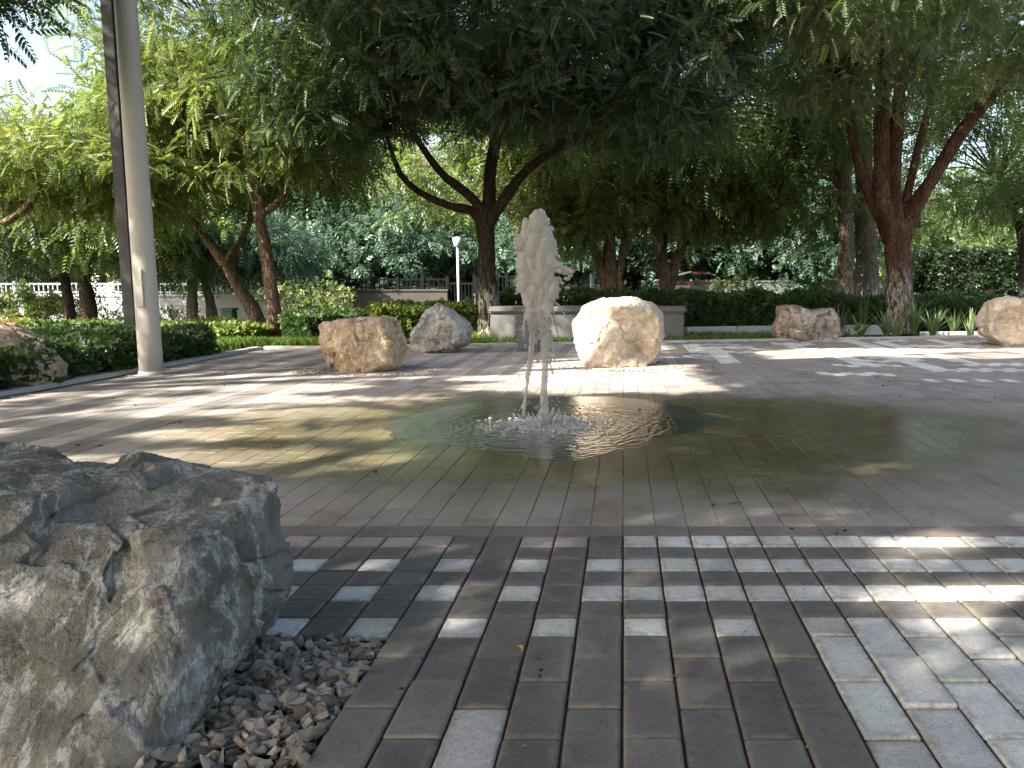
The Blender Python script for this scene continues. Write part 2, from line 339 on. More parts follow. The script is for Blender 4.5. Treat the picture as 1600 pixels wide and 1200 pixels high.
# water film: real dielectric look (fresnel reflection over a clear body), rippled
m, ns, ls = mat('water_film')
geo = ns.new('ShaderNodeNewGeometry')
mp = N(ns, 'ShaderNodeMapping'); mp.inputs['Location'].default_value = (-FX, -FY, 0); ls.new(geo.outputs['Position'], mp.inputs[0])
wv = N(ns, 'ShaderNodeTexWave', wave_type='RINGS', rings_direction='SPHERICAL'); wv.inputs['Scale'].default_value = 6; wv.inputs['Distortion'].default_value = 9; wv.inputs['Detail'].default_value = 3; wv.inputs['Detail Scale'].default_value = 2
ls.new(mp.outputs[0], wv.inputs['Vector'])
ln = N(ns, 'ShaderNodeVectorMath', operation='LENGTH'); ls.new(mp.outputs[0], ln.inputs[0])
fo = N(ns, 'ShaderNodeMapRange', i1=.1, i2=.95, i3=1.0, i4=.04); ls.new(ln.outputs['Value'], fo.inputs[0])
nn = noisetex(ns, ls, 38, 4, .6, geo.outputs['Position'])
hs = N(ns, 'ShaderNodeMath', operation='MULTIPLY_ADD', i1=.6); ls.new(nn.outputs[0], hs.inputs[0]); ls.new(wv.outputs['Fac'], hs.inputs[2])
hm = N(ns, 'ShaderNodeMath', operation='MULTIPLY'); ls.new(hs.outputs[0], hm.inputs[0]); ls.new(fo.outputs[0], hm.inputs[1])
b = ns.new('ShaderNodeBump'); b.inputs['Strength'].default_value = .5; b.inputs['Distance'].default_value = .013; ls.new(hm.outputs[0], b.inputs['Height'])
fr = N(ns, 'ShaderNodeFresnel', i0=1.33); ls.new(b.outputs[0], fr.inputs['Normal'])
gl = ns.new('ShaderNodeBsdfGlossy'); gl.inputs['Roughness'].default_value = .03
gro = N(ns, 'ShaderNodeMath', operation='MULTIPLY_ADD', i1=.35); ls.new(nn.outputs[0], gro.inputs[0]); ls.new(ln.outputs['Value'], gro.inputs[2])
grm = N(ns, 'ShaderNodeMapRange', i1=.45, i2=1.0, i3=.03, i4=.24); ls.new(gro.outputs[0], grm.inputs[0]); ls.new(grm.outputs[0], gl.inputs['Roughness'])
ls.new(b.outputs[0], gl.inputs['Normal'])
tr = ns.new('ShaderNodeBsdfTransparent'); tr.inputs[0].default_value = (.95, .95, .92, 1)
mx = ns.new('ShaderNodeMixShader'); ls.new(fr.outputs[0], mx.inputs[0]); ls.new(tr.outputs[0], mx.inputs[1]); ls.new(gl.outputs[0], mx.inputs[2])
o = ns.new('ShaderNodeOutputMaterial'); ls.new(mx.outputs[0], o.inputs[0]); M['water'] = m

m, ns, ls = mat('aerated_water')
n = noisetex(ns, ls, 45, 5, .7)
p1 = ns.new('ShaderNodeBsdfPrincipled'); p1.inputs['Base Color'].default_value = (.66, .61, .56, 1); p1.inputs['Roughness'].default_value = .35
bb = ns.new('ShaderNodeBump'); bb.inputs['Strength'].default_value = .15; bb.inputs['Distance'].default_value = .006; ls.new(n.outputs[0], bb.inputs['Height']); ls.new(bb.outputs[0], p1.inputs['Normal'])
t1 = ns.new('ShaderNodeBsdfTranslucent'); t1.inputs[0].default_value = (.62, .57, .52, 1)
g1 = ns.new('ShaderNodeBsdfTransparent'); g1.inputs[0].default_value = (.95, .96, .95, 1)
ma = ns.new('ShaderNodeMixShader'); ma.inputs[0].default_value = .6; ls.new(p1.outputs[0], ma.inputs[1]); ls.new(t1.outputs[0], ma.inputs[2])
mb = ns.new('ShaderNodeMixShader'); mb.inputs[0].default_value = .3; ls.new(ma.outputs[0], mb.inputs[1]); ls.new(g1.outputs[0], mb.inputs[2])
o = ns.new('ShaderNodeOutputMaterial'); ls.new(mb.outputs[0], o.inputs[0]); M['spray'] = m

m2_ = m.copy(); m2_.name = 'foam'; m2_.node_tree.nodes['Principled BSDF'].inputs['Base Color'].default_value = (.85, .85, .85, 1); M['foam'] = m2_

# gravel
m, ns, ls = mat('gravel_stones')
at = N(ns, 'ShaderNodeAttribute', attribute_name='tint'); r = ramp(ns, [(0, (.11, .092, .072)), (.5, (.20, .178, .15)), (1, (.33, .30, .262))]); ls.new(at.outputs['Fac'], r.inputs[0])
n = noisetex(ns, ls, 60, 6, .7); r2 = ramp(ns, [(.3, (.7, .7, .7)), (.7, (1.15, 1.15, 1.15))]); ls.new(n.outputs[0], r2.inputs[0])
finish(ns, ls, mixc(ns, ls, .8, r.outputs[0], r2.outputs[0], 'MULTIPLY'), .9, n.outputs[0], .4, .004, .2); M['gravel'] = m

# ------------------------------------------------------------------ ground
xs = np.concatenate([np.linspace(-300, -30, 12), np.linspace(-28, 30, 90), np.linspace(40, 300, 12)])
ys = np.concatenate([np.linspace(-60, -6, 8), np.linspace(-4, 45, 100), np.linspace(55, 600, 14)])
V = [(x, y, gz(x, y) - .045 + (.03 * noise.noise(Vector((x * .5, y * .5, 0))) - .03 if y < 45 else -.05)) for y in ys for x in xs]
nx = len(xs); Fq = [(j * nx + i, j * nx + i + 1, (j + 1) * nx + i + 1, (j + 1) * nx + i) for j in range(len(ys) - 1) for i in range(nx - 1)]
tag(link('ground', npmesh('ground', V, Fq, smooth=True), M['terrain']), kind='structure')

def far_edge(x): return 9.35 + .235 * (x + 3.2) if x > -3.2 else 9.35
def left_edge(y): return -4.02 + .05 * math.sin(y)
# bed of mortar sand under the pavers
V = [(-4.1, -4, -.0075), (8.2, -4, -.0075), (8.2, far_edge(8.2), -.0075), (-3.2, 9.35, -.0075), (-4.1, 9.3, -.0075)]
me = bpy.data.meshes.new('paving_bed'); me.from_pydata(V, [], [(0, 1, 2, 3, 4)]); 
# cut the boulder's gravel pit out of the bed: build bed as three sheets
me = bpy.data.meshes.new('paving_bed')
me.from_pydata([(-4.1, 1.7, -.0075), (8.2, 1.7, -.0075), (8.2, 12.03, -.0075), (-3.2, 9.35, -.0075), (-4.1, 9.3, -.0075), (-.5, -4, -.0075), (8.2, -4, -.0075), (-.5, 1.7, -.0075)], [], [(0, 7, 1, 2, 3, 4), (5, 6, 1, 7)])
tag(link('paving_bed', me, simple('joint_sand', (.05, .044, .036), .95, .3, 20)), kind='structure')

pv, pf, pc, pe = [], [], [], []
def paver(x0, x1, y0, y1, c, gap=.0028, bev=.006, zj=.0012, deep=.014, tl=.004):
    g = gap / 2 + random.uniform(-.0004, .0008)
    x0 += g; x1 -= g; y0 += g; y1 -= g
    z = random.gauss(0, zj); tx = random.gauss(0, tl); ty = random.gauss(0, tl)
    mx_, my_ = (x0 + x1) / 2, (y0 + y1) / 2; o = len(pv)
    b2 = bev
    # octagon-ish rounded corner rings: bottom, shoulder, top
    def ring(ins, zz, k):
        a0, a1, b0, b1 = x0 + ins, x1 - ins, y0 + ins, y1 - ins
        return [(a0 + k, b0), (a1 - k, b0), (a1, b0 + k), (a1, b1 - k), (a1 - k, b1), (a0 + k, b1), (a0, b1 - k), (a0, b0 + k)], zz
    for (pts, zz) in (ring(0, -deep, .003), ring(0, -b2 * .75, .003), ring(b2 * .3, -b2 * .22, .004), ring(b2, 0, .004)):
        for (a, b) in pts:
            pv.append((a, b, z + zz + (a - mx_) * tx + (b - my_) * ty if zz > -deep else zz)); pc.append((*c, 1))
    nr = 3; pe.extend([1.0] * 32)
    if bev >= .004:
        nr = 4
        for (a, b) in ring(bev + .014, 0, .006)[0]: pv.append((a, b, z + (a - mx_) * tx + (b - my_) * ty)); pc.append((*c, 1)); pe.append(0.0)
    else: pe[-32:] = [.35] * 32
    for k in range(nr):
        for i in range(8):
            j = (i + 1) % 8
            pf.append((o + k * 8 + i, o + k * 8 + j, o + k * 8 + 8 + j, o + k * 8 + 8 + i))
    t = o + nr * 8
    pf.append((t, t + 1, t + 2, t + 3)); pf.append((t, t + 3, t + 4, t + 7)); pf.append((t + 4, t + 5, t + 6, t + 7))
def cj(c, s=.1):
    k = 1 + random.gauss(0, s); return tuple(max(.01, x * k * (1 + random.gauss(0, .02))) for x in c)
DARK, LIGHT, PINK, TAN = (.125, .116, .106), (.54, .525, .50), (.35, .29, .25), (.25, .22, .19)
Y0 = 2.39
def front(c, k):
    """colour of half-stone in column c, row k (row 0 starts at the plaza edge, counted towards the camera)"""
    odd = c % 2 != 0
    if k == 0: return LIGHT if (c >= 0) else (PINK if (c in (-2, -3) or c <= -6) else DARK)
    if k in (2, 4): return LIGHT if (c >= 0 or odd) else DARK
    if k == 6: return LIGHT if (c >= 4 or not odd) else DARK
    if k >= 6: return LIGHT if c >= 4 and not (k > 14 and (c // 3 + k // 2) % 3 == 0) else DARK
    return DARK
for c in range(-30, 62):
    x0 = c * .1 - .003; x1 = x0 + .1
    for k in range(0, 6):
        if c < -21 or x1 > 6.2: break
        y1 = Y0 - k * .1; y0 = y1 - .1
        g = .0065
        paver(x0, x1, y0 + (0 if k % 2 else -.0), y1, cj(front(c, k), .07), gap=.0042, bev=.006, zj=.001)
    k = 6
    if c < -5:
        if c >= -21: paver(x0, x1, 1.69, 1.79, cj(front(c, 6)), gap=.006)
        continue
    if c > 58: continue
    if c % 2 == 0:
        paver(x0, x1, 1.69, 1.79, cj(front(c, 6), .06), gap=.006); y = 1.69
    else: y = 1.79
    while y > -3:
        k = round((Y0 - y) / .1)
        colr = front(c, max(k, 7) if c % 2 == 0 else (7 if k == 6 else k))
        if c % 2 != 0 and c < 4: colr = DARK
        if c == -3 and abs(y - 1.39) < .02: colr = LIGHT
        if c == 9 and abs(y + .21) < .02: colr = DARK
        paver(x0, x1, y - .2, y, cj(colr, .12), gap=.0045, zj=.0014)
        y -= .2
# plaza beyond the edge: soldier course then running bond in the depth direction
WH = (.68, .66, .63)
whites = []   # (x0,x1,y0,y1) inlay bars
def barpx(xa, ya, xb, yb):
    a, b = G(xa, ya), G(xb, yb); whites.append((min(a.x, b.x), max(a.x, b.x), min(a.y, b.y), max(a.y, b.y)))
wr = random.Random(3)
for i in range(46):
    x = round(wr.uniform(.5, 6.5), 1); y = round(wr.uniform(6.9, 10.6) * 5) / 5
    if wr.random() < .5: whites.append((x - .01, x + .19, y - .01, y + wr.choice([.4, .8, 1.2])))
    else: whites.append((x - .01, x + wr.choice([.4, .6, .9]), y - .01, y + .19))
for (a, b_, c_, d_) in ((.9, 1.1, 7.6, 9.4), (1.9, 2.3, 8.2, 8.6), (2.6, 2.8, 7.0, 8.6), (2.6, 3.8, 6.9, 7.1), (3.1, 4.6, 7.4, 7.6), (1.6, 2.2, 6.6, 6.8), (2.2, 3.0, 6.2, 6.35), (4.2, 4.4, 6.8, 8.8)):
    whites.append((a, b_, c_, d_))
def plaza_col(x, y):
    for (a, b_, c_, d_) in whites:
        if a <= x <= b_ and c_ <= y <= d_: return WH
    n = noise.noise(Vector((x * .35, y * .35, 3.1)))
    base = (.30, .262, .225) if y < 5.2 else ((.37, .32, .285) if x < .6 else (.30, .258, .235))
    if x < -2.2 and y > 3.5:      # light and dark lengthwise stripes on the left
        k = int((x + 10) / .1) % 4
        return (.32, .29, .265) if k < 2 else (.17, .155, .142)
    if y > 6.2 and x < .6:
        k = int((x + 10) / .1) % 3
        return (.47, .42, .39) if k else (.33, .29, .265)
    rr_ = random.random()
    if rr_ < .05 and y < 5.5: return (.29, .215, .17)
    if rr_ < .15: return (.265, .24, .215)
    return base
for c in range(-42, 83):
    x0 = c * .1 - .003; x1 = x0 + .1; xm = (x0 + x1) / 2
    if c % 2 == 0:
        xx1 = x1 + .1
        paver(x0, xx1, Y0, Y0 + .1, cj((.185, .15, .14), .06), gap=.0016, bev=.002, zj=.0004)
    y = Y0 + .1 + (.1 if c % 2 else 0)
    if c % 2: paver(x0, x1, Y0 + .1, Y0 + .2, cj(plaza_col(xm, 2.55), .08), gap=.0018, bev=.002, zj=.0005)
    while y + .2 < far_edge(xm) + .05:
        if xm > left_edge(y):
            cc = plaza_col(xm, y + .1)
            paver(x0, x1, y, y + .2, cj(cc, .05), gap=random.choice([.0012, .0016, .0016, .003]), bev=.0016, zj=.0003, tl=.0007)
        y += .2
me = npmesh('plaza_paving', pv, pf, {'stone': np.array(pc), 'edge': np.array(pe)})
tag(link('plaza_paving', me, M['paver']), kind='structure')
print('pavers', len(pf))

# kerb along the planting
mb = MB()
pts = [G(0, 622), G(120, 604), G(240, 584), Vector((-4.08, 7.6, 0)), Vector((-4.08, 9.32, 0)), Vector((-3.2, 9.4, 0))] + [Vector((x, far_edge(x) + .04, 0)) for x in np.arange(-2.4, 8.3, .8)]
pts = [Vector((-4.12, y, 0)) for y in (-4, 0, 3, 6)] + pts[3:]
def ribbon(pts, wd, z0, z1, mb):
    for i in range(len(pts) - 1):
        a, b_ = pts[i], pts[i + 1]; d = (b_ - a); L = d.length; d.normalize(); nn_ = Vector((-d.y, d.x, 0))
        nseg = max(1, round(L / .8))
        for k in range(nseg):
            p0 = a + d * (L * k / nseg + .003); p1 = a + d * (L * (k + 1) / nseg - .003)
            vs = [p0, p1, p1 + nn_ * wd, p0 + nn_ * wd]
            mb.add([Vector((v.x, v.y, z0)) for v in vs] + [Vector((v.x, v.y, z1 + random.gauss(0, .001))) for v in vs], [(3, 2, 1, 0), (4, 5, 6, 7), (0, 1, 5, 4), (1, 2, 6, 5), (2, 3, 7, 6), (3, 0, 4, 7)])
ribbon(pts, .11, -.05, .022, mb)
tag(mb.build('kerb', M['kerbstone'], bevel=.006), kind='structure')
# raised edging of the planting bed behind the bench, and the side path
mb = MB(); ribbon([Vector((.9, 11.9, 0)), Vector((2.4, 12.3, 0)), Vector((4.2, 12.5, 0))], .14, -.05, .1, mb)
ribbon([Vector((4.3, 11.9, 0)), Vector((9, 12.6, 0))], .12, -.05, .03, mb)
tag(mb.build('kerb', M['kerbstone'], bevel=.01), kind='structure')
me = bpy.data.meshes.new('path'); me.from_pydata([(6.5, 18, .0), (14, 18, .0), (16, 23.5, .0), (8.0, 23.5, .0)], [], [(0, 1, 2, 3)])
tag(link('path', me, M['pathstone']), kind='structure')
me = bpy.data.meshes.new('road'); me.from_pydata([(5, 36, -.02), (70, 36, -.02), (70, 46, -.02), (5, 46, -.02)], [], [(0, 1, 2, 3)])
tag(link('road', me, M['asphalt']), kind='structure')
me = bpy.data.meshes.new('path'); me.from_pydata([(-6.5, 9.9, -.01), (-2.6, 9.9, -.01), (-2.6, 10.35, -.01), (-6.5, 10.35, -.01)], [], [(0, 1, 2, 3)])

# ------------------------------------------------------------------ water film and fountain
def poly_sheet(name, pxpts, z, m_, seed, amp):
    g = [G(x, y) for x, y in pxpts]; n = len(g); out = []
    for i in range(n):
        p0, p1, p2, p3 = g[i - 1], g[i], g[(i + 1) % n], g[(i + 2) % n]
        for k in range(16):
            t = k / 16
            q = .5 * ((2 * p1) + (p2 - p0) * t + (2 * p0 - 5 * p1 + 4 * p2 - p3) * t * t + (3 * p1 - p0 - 3 * p2 + p3) * t ** 3)
            q += Vector((noise.noise(q * 6 + Vector((seed, 0, 0))), noise.noise(q * 6 + Vector((0, seed, 9))), 0)) * amp
            out.append(q)
    cen = sum(out, Vector()) / len(out); rings = []
    V = []; 
    for (sc_, zz) in ((1.0, .0009), (.985, z * .3), (.93, z), (.5, z), (.02, z)):
        for q in out: V.append((cen.x + (q.x - cen.x) * sc_, cen.y + (q.y - cen.y) * sc_, zz))
    L = len(out); Fq = [(r_ * L + i, r_ * L + (i + 1) % L, (r_ + 1) * L + (i + 1) % L, (r_ + 1) * L + i) for r_ in range(4) for i in range(L)]
    me = npmesh(name, V, Fq, smooth=True)
    return tag(link(name, me, m_), kind='structure')
poly_sheet('water', [(600, 668), (650, 648), (740, 630), (860, 620), (980, 622), (1085, 640), (1120, 662), (1010, 692), (940, 712), (880, 719), (800, 712), (740, 702), (650, 690)], .0018, M['water'], 3.3, .06)

PXM = 300.0     # photo pixels per metre at the jet
fount = empty('water_fountain', (FX, FY, 0), 'upright pale jet of splashing water rising from the wet paving', 'fountain')
def fp(x, y, dy=0.0): return Vector(((x - 850) / PXM, dy, (665 - y) / PXM * 1.0))
def sphere_np(c, rx, ry, rz, sub=2):
    bm = bmesh.new(); bmesh.ops.create_icosphere(bm, subdivisions=sub, radius=1)
    v = [(c[0] + q.co.x * rx, c[1] + q.co.y * ry, c[2] + q.co.z * rz) for q in bm.verts]; f = [tuple(q.index for q in p_.verts) for p_ in bm.faces]; bm.free(); return v, f
mb = MB(); fr_ = random.Random(5)
outline = [(343, 842, 850), (352, 833, 857), (364, 822, 861), (378, 812, 866), (395, 810, 864), (412, 812, 864), (430, 814, 866), (445, 811, 868), (460, 813, 867), (472, 822, 862), (484, 828, 858)]
for (y, xa, xb) in outline:
    n_ = 14
    for i in range(n_):
        x = xa + (xb - xa) * (i + .5) / n_ + fr_.gauss(0, 1.2)
        e = min(x - xa, xb - x); r_ = .010 + .012 * fr_.random() + min(.012, e / PXM * .3)
        if fr_.random() < (.05 if y < 430 else .28): continue
        mb.add(*sphere_np(fp(x, y + fr_.gauss(0, 5), fr_.gauss(0, .014)), r_, r_ * 1.1, r_ * fr_.uniform(1.2, 2.6)))
for i in range(46):
    k = fr_.randrange(len(outline)); y, xa, xb = outline[k]; sd_ = fr_.choice([0, 1]); x = (xa, xb)[sd_] + (-1, 1)[sd_] * fr_.uniform(-1, 4.5)
    mb.add(*sphere_np(fp(x, y + fr_.gauss(0, 6), fr_.gauss(0, .02)), fr_.uniform(.006, .017), .010, fr_.uniform(.006, .02), 1))
for (x, y, r_) in ((846, 350, .02), (864, 378, .02), (868, 390, .014), (862, 408, .026), (872, 414, .02), (881, 419, .018), (889, 421, .014), (897, 423, .009), (862, 418, .024), (868, 422, .022), (876, 424, .018), (884, 427, .014), (891, 424, .012), (895, 426, .010), (886, 436, .014), (878, 442, .013), (870, 452, .018), (886, 449, .009), (892, 431, .010), (870, 436, .02), (866, 462, .016), (866, 385, .012), (869, 398, .011), (860, 362, .014), (812, 375, .016), (809, 388, .013), (812, 440, .012), (809, 452, .01)):
    mb.add(*sphere_np(fp(x, y, fr_.gauss(0, .01)), r_ * 1.3, r_, r_ * .8))
# falling strands
strands = [[(850, 500), (850, 560), (849, 620), (849, 668)], [(846, 500), (847, 560), (851, 615), (851, 668)], [(852, 505), (853, 550), (850, 600), (850, 668)],
           [(836, 505), (829, 560), (822, 605), (815, 650)], [(830, 500), (828, 545), (820, 590)], [(858, 495), (862, 530), (868, 560)], [(862, 470), (867, 500), (872, 528)],
           [(866, 468), (880, 485), (889, 500)], [(853, 540), (858, 560), (866, 585)], [(824, 490), (820, 505), (812, 517)], [(822, 590), (819, 620), (812, 640)]]
rads = [.017, .012, .011, .01, .007, .006, .006, .0055, .006, .006, .004]
for st, r0 in zip(strands, rads):
    p_ = [fp(x + fr_.gauss(0, .8), y, fr_.gauss(0, .012)) for x, y in st]
    pp, rr_ = smoothline(p_, [r0] * len(p_), 9)
    rr_ = [max(.0032, r0 * (1 + .55 * noise.noise(Vector((q.z * 26, r0 * 1000, 0))))) for q in pp]
    if r0 > .0105: rr_ = [a * (1.25 if q.z > .5 else 1.0) for a, q in zip(rr_, pp)]
    mb.tube(pp, rr_, 8)
for i in range(15):
    x = fr_.uniform(822, 862); y = fr_.uniform(462, 492); dx = (x - 843) * fr_.uniform(-.1, .5) + fr_.gauss(0, 3); ln_ = fr_.uniform(15, 60)
    p_ = [fp(x, y - 12, fr_.gauss(0, .03)), fp(x + dx * .35, y + ln_ * .45, fr_.gauss(0, .04)), fp(x + dx, y + ln_, fr_.gauss(0, .05))]; r0 = fr_.uniform(.0045, .010)
    pp, rr_ = smoothline(p_, [r0 * 1.4, r0, r0 * .45], 10); mb.tube(pp, [max(.0030, a * (1 + .6 * noise.noise(Vector((q.z * 30, x, 0))))) for a, q in zip(rr_, pp)], 7)
for i in range(30):
    t = fr_.random(); z = 505 + 60 * t; xa = 828 + 4 * t; xb = 858 + 2 * t
    mb.add(*sphere_np(fp(fr_.uniform(xa, xb), z, fr_.gauss(0, .015)), .007, .007, .02 * fr_.random() + .008, 1))
jet = mb.build('water_column', M['spray'], fount, smooth=True)
rm = jet.modifiers.new('remesh', 'REMESH'); rm.mode = 'VOXEL'; rm.voxel_size = .0036; rm.use_smooth_shade = True
smo = jet.modifiers.new('smooth', 'SMOOTH'); smo.iterations = 5; smo.factor = .5
tx = bpy.data.textures.new('churn', 'CLOUDS'); tx.noise_scale = .022; tx.noise_depth = 3
dm = jet.modifiers.new('churn', 'DISPLACE'); dm.texture = tx; dm.strength = .013; dm.mid_level = .5
mb = MB()
for i in range(150):
    t = fr_.random(); y = 350 + 300 * t ** .8; sp = 12 + 36 * fr_.random() * (1 if y > 440 else .55)
    x = 843 + fr_.choice([-1, 1]) * sp * (.5 + fr_.random() * .6); r_ = fr_.uniform(.0012, .0042)
    mb.add(*sphere_np(fp(x, y, fr_.gauss(0, .06)), r_, r_, r_ * fr_.uniform(1, 2.6), 1))
mb.build('droplets', M['spray'], fount, smooth=True)['kind'] = 'stuff'
mb = MB()
for i in range(230):
    a = fr_.uniform(0, 6.283); rr0 = abs(fr_.gauss(.02, .08)); hgt = fr_.random() ** 2.2 * .12 * max(.15, 1 - rr0 / .22)
    c0 = Vector((math.cos(a) * rr0 * 1.2, math.sin(a) * rr0, .003)); out = Vector((math.cos(a), math.sin(a), 0))
    mb.tube([c0, c0 + out * .008 + Vector((0, 0, hgt * .6)), c0 + out * .02 + Vector((0, 0, hgt))], [.0048, .0032, .0014], 5)
    r_ = fr_.uniform(.0012, .004); mb.add(*sphere_np(c0 * fr_.uniform(1, 1.9) + Vector((0, 0, hgt * fr_.uniform(.6, 1.7))), r_, r_, r_ * 1.3, 1))
for i in range(1100):
    a = fr_.uniform(0, 6.283); rr0 = abs(fr_.gauss(.0, .12)); r_ = fr_.uniform(.002, .0075)
    mb.add(*sphere_np((math.cos(a) * rr0 * 1.3, math.sin(a) * rr0, .003), r_ * 1.6, r_ * 1.4, r_ * .7, 1))
mb.build('splash', M['foam'], fount, smooth=True)['kind'] = 'stuff'

# ------------------------------------------------------------------ boulders
def boulder(name, px, Y, thick, m_, label, seed, base_z=-.04, sub=5, pw=2.6, facet=.10, cuts=14, amp=1.0, back=0.0, hull=None):
    """silhouette in photo pixels -> XZ outline at depth Y, given a real depth of 2*thick, faceted and eroded"""
    poly = [P(x, y, Y) for x, y in px]; poly = [(p_.x, p_.z) for p_ in poly]
    cx = sum(p_[0] for p_ in poly) / len(poly); cz = sum(p_[1] for p_ in poly) / len(poly)
    def rad(th):
        dx, dz = math.cos(th), math.sin(th); best = .01
        for i in range(len(poly)):
            (ax, az), (bx, bz) = poly[i - 1], poly[i]
            ax -= cx; az -= cz; bx -= cx; bz -= cz
            ex, ez = bx - ax, bz - az; det = dx * (-ez) + dz * ex
            if abs(det) < 1e-9: continue
            t = (ax * (-ez) + az * ex) / det; s_ = (dx * az - dz * ax) / det
            if t > 0 and -1e-6 <= s_ <= 1 + 1e-6: best = max(best, t)
        return best
    if hull: cx, cz = HC.x, HC.z
    tab = [rad(2 * math.pi * i / 720) if not hull else .5 for i in range(720)]
    tab = [sum(tab[(i + k) % 720] for k in range(-3, 4)) / 7 for i in range(720)]
    rs = random.Random(seed); planes = []
    size = (max(p_[0] for p_ in poly) - min(p_[0] for p_ in poly)) / 2 if not hull else .5
    for i in range(cuts):
        d = Vector((rs.gauss(0, 1), rs.gauss(0, 1) - .9, rs.gauss(0, .8) + .15)).normalized(); planes.append((d, rs.uniform(.80, .93)))
    bm = bmesh.new(); bmesh.ops.create_icosphere(bm, subdivisions=sub, radius=1)
    V = []
    off = Vector((seed * 3.7, seed * 1.3, 0))
    for v in bm.verts:
        d = v.co.normalized(); h = math.hypot(d.x, d.z)
        Rr = tab[int((math.atan2(d.z, d.x) % (2 * math.pi)) / (2 * math.pi) * 720) % 720]
        k = ((h / Rr) ** pw + (abs(d.y) / thick) ** pw) ** (-1 / pw)
        q = d * k
        qn = Vector((q.x / size, q.y / thick, q.z / size))
        if hull:
            acc = sum(max(0.0, hn.dot(d) / hd) ** 26 for hn, hd in hull) ** (1 / 26); q = d / acc
        for (n_, dist) in ([] if hull else planes):
            e = qn.dot(n_) - dist
            if e > 0 and abs(n_.y) > .25: q = Vector((q.x - n_.x * e * size * .35, q.y - n_.y * e * thick * .9, q.z - n_.z * e * size * .35))
        s_ = size * amp
        w_ = q / size * 1.0 + off
        n1_ = noise.noise(w_ * 1.3) * .045 + noise.noise(w_ * 5) * .010 + noise.noise(w_ * 13) * .005 + noise.noise(w_ * 29) * .004 + noise.noise(w_ * 63) * .003 + (noise.noise(w_ * 130) * .0022 if hull else 0)
        wp = w_ + noise.noise_vector(w_ * 2.5) * .10 + noise.noise_vector(w_ * 9) * .025
        ch = 0
        for fs, am in ((1.7, .13), (3.9, .11), (9.5, .06), (21, .035)):
            pt = noise.voronoi(wp * fs)[1][0]; g = noise.noise_vector(pt * 17.3 + Vector((fs, 3, 1)))
            ch += max(-.08, min(.028, am * 1.3 * g.dot(wp * fs - pt) / fs * 2.0))
        q = q + d * (n1_ + ch - .02) * s_
        z = cz + q.z
        V.append((q.x, q.y, max(z, base_z)))
    f = [tuple(q.index for q in p_.verts) for p_ in bm.faces]; bm.free()
    me = npmesh(name, V, f, smooth=True)
    o = link(name, me, m_); o.location = (cx, Y + back, 0)
    if sub <= 6:
        me.set_sharp_from_angle(angle=R(38))
    return tag(o, label, 'boulder')
HC = Vector((-1.06, 1.56, .2))
hull_ = [(Vector(n_).normalized(), d_) for n_, d_ in (((.97, -.05, .05), .352), ((.88, .1, -.5), .375), ((.62, -.1, .78), .29), ((.17, -.04, .98), .168), ((.05, -.80, .60), .20), ((.74, -.66, -.12), .50), ((.30, -.85, -.42), .56),
         ((-.15, -.9, -.30), .60), ((-.3, -.8, .55), .26), ((.5, -.72, .50), .30), ((-1, -.1, .1), .58), ((-.6, -.75, .1), .56), ((0, .8, .6), .27), ((0, 1, .1), .34), ((.6, .8, 0), .37), ((-.5, .8, .2), .46), ((-.6, .1, .8), .36), ((0, 0, -1), .3))]
boulder('boulder', [(P(975, 440, 1.56).x * 0 + 975 + (x - 0) * 1, y) for x, y in [(-1434, 300), (-434, 300), (-434, 780), (-1434, 780)]], 1.56, .33, M['rock_fore'],
        'huge rough grey boulder with white veins and rust spots, in the near left corner', 11, sub=8, cuts=0, hull=hull_)
o = bpy.data.objects['boulder']
boulder('boulder', [(498, 520), (504, 503), (560, 496), (612, 494), (625, 515), (635, 540), (632, 572), (590, 586), (530, 586), (505, 560)], 7.1, .33, M['rock_tan'],
        'blocky tan boulder on gravel, left of the pyramid shaped grey one', 21, sub=6, pw=3.6)
boulder('boulder', [(637, 545), (650, 510), (668, 484), (685, 474), (705, 482), (730, 502), (741, 515), (732, 538), (700, 552), (660, 554), (642, 552)], 8.9, .34, M['rock_grey'],
        'grey boulder with a pointed top like a pyramid, left of the bench', 31, sub=6, pw=2.5)
boulder('boulder', [(896, 505), (908, 478), (935, 466), (985, 464), (1020, 473), (1038, 490), (1041, 530), (1025, 568), (985, 580), (915, 578), (899, 545)], 7.45, .40, M['rock_pale'],
        'big rounded cream boulder lit by the sun, in front of the bench', 41, sub=6, pw=2.8)
boulder('boulder', [(1206, 520), (1216, 478), (1240, 474), (1272, 484), (1300, 482), (1312, 500), (1314, 528), (1280, 536), (1215, 534)], 10.9, .34, M['rock_brown'],
        'flat topped brown and white boulder right of the bench by the strap leaved plants', 51, sub=6, pw=3.2)
boulder('boulder', [(1532, 500), (1545, 470), (1575, 462), (1600, 466), (1650, 460), (1680, 490), (1685, 530), (1640, 548), (1560, 543), (1534, 525)], 9.9, .4, M['rock_pale'],
        'smooth pinkish tan boulder cut off by the right edge of the photo', 61, sub=6, pw=2.9)
boulder('boulder', [(-110, 560), (-90, 515), (-40, 495), (5, 507), (40, 525), (70, 548), (86, 575), (80, 615), (-20, 635), (-100, 620)], 5.95, .36, M['rock_tan'],
        'sloping tan boulder half buried in the low hedge at the left edge of the photo', 71, sub=6, pw=2.7)

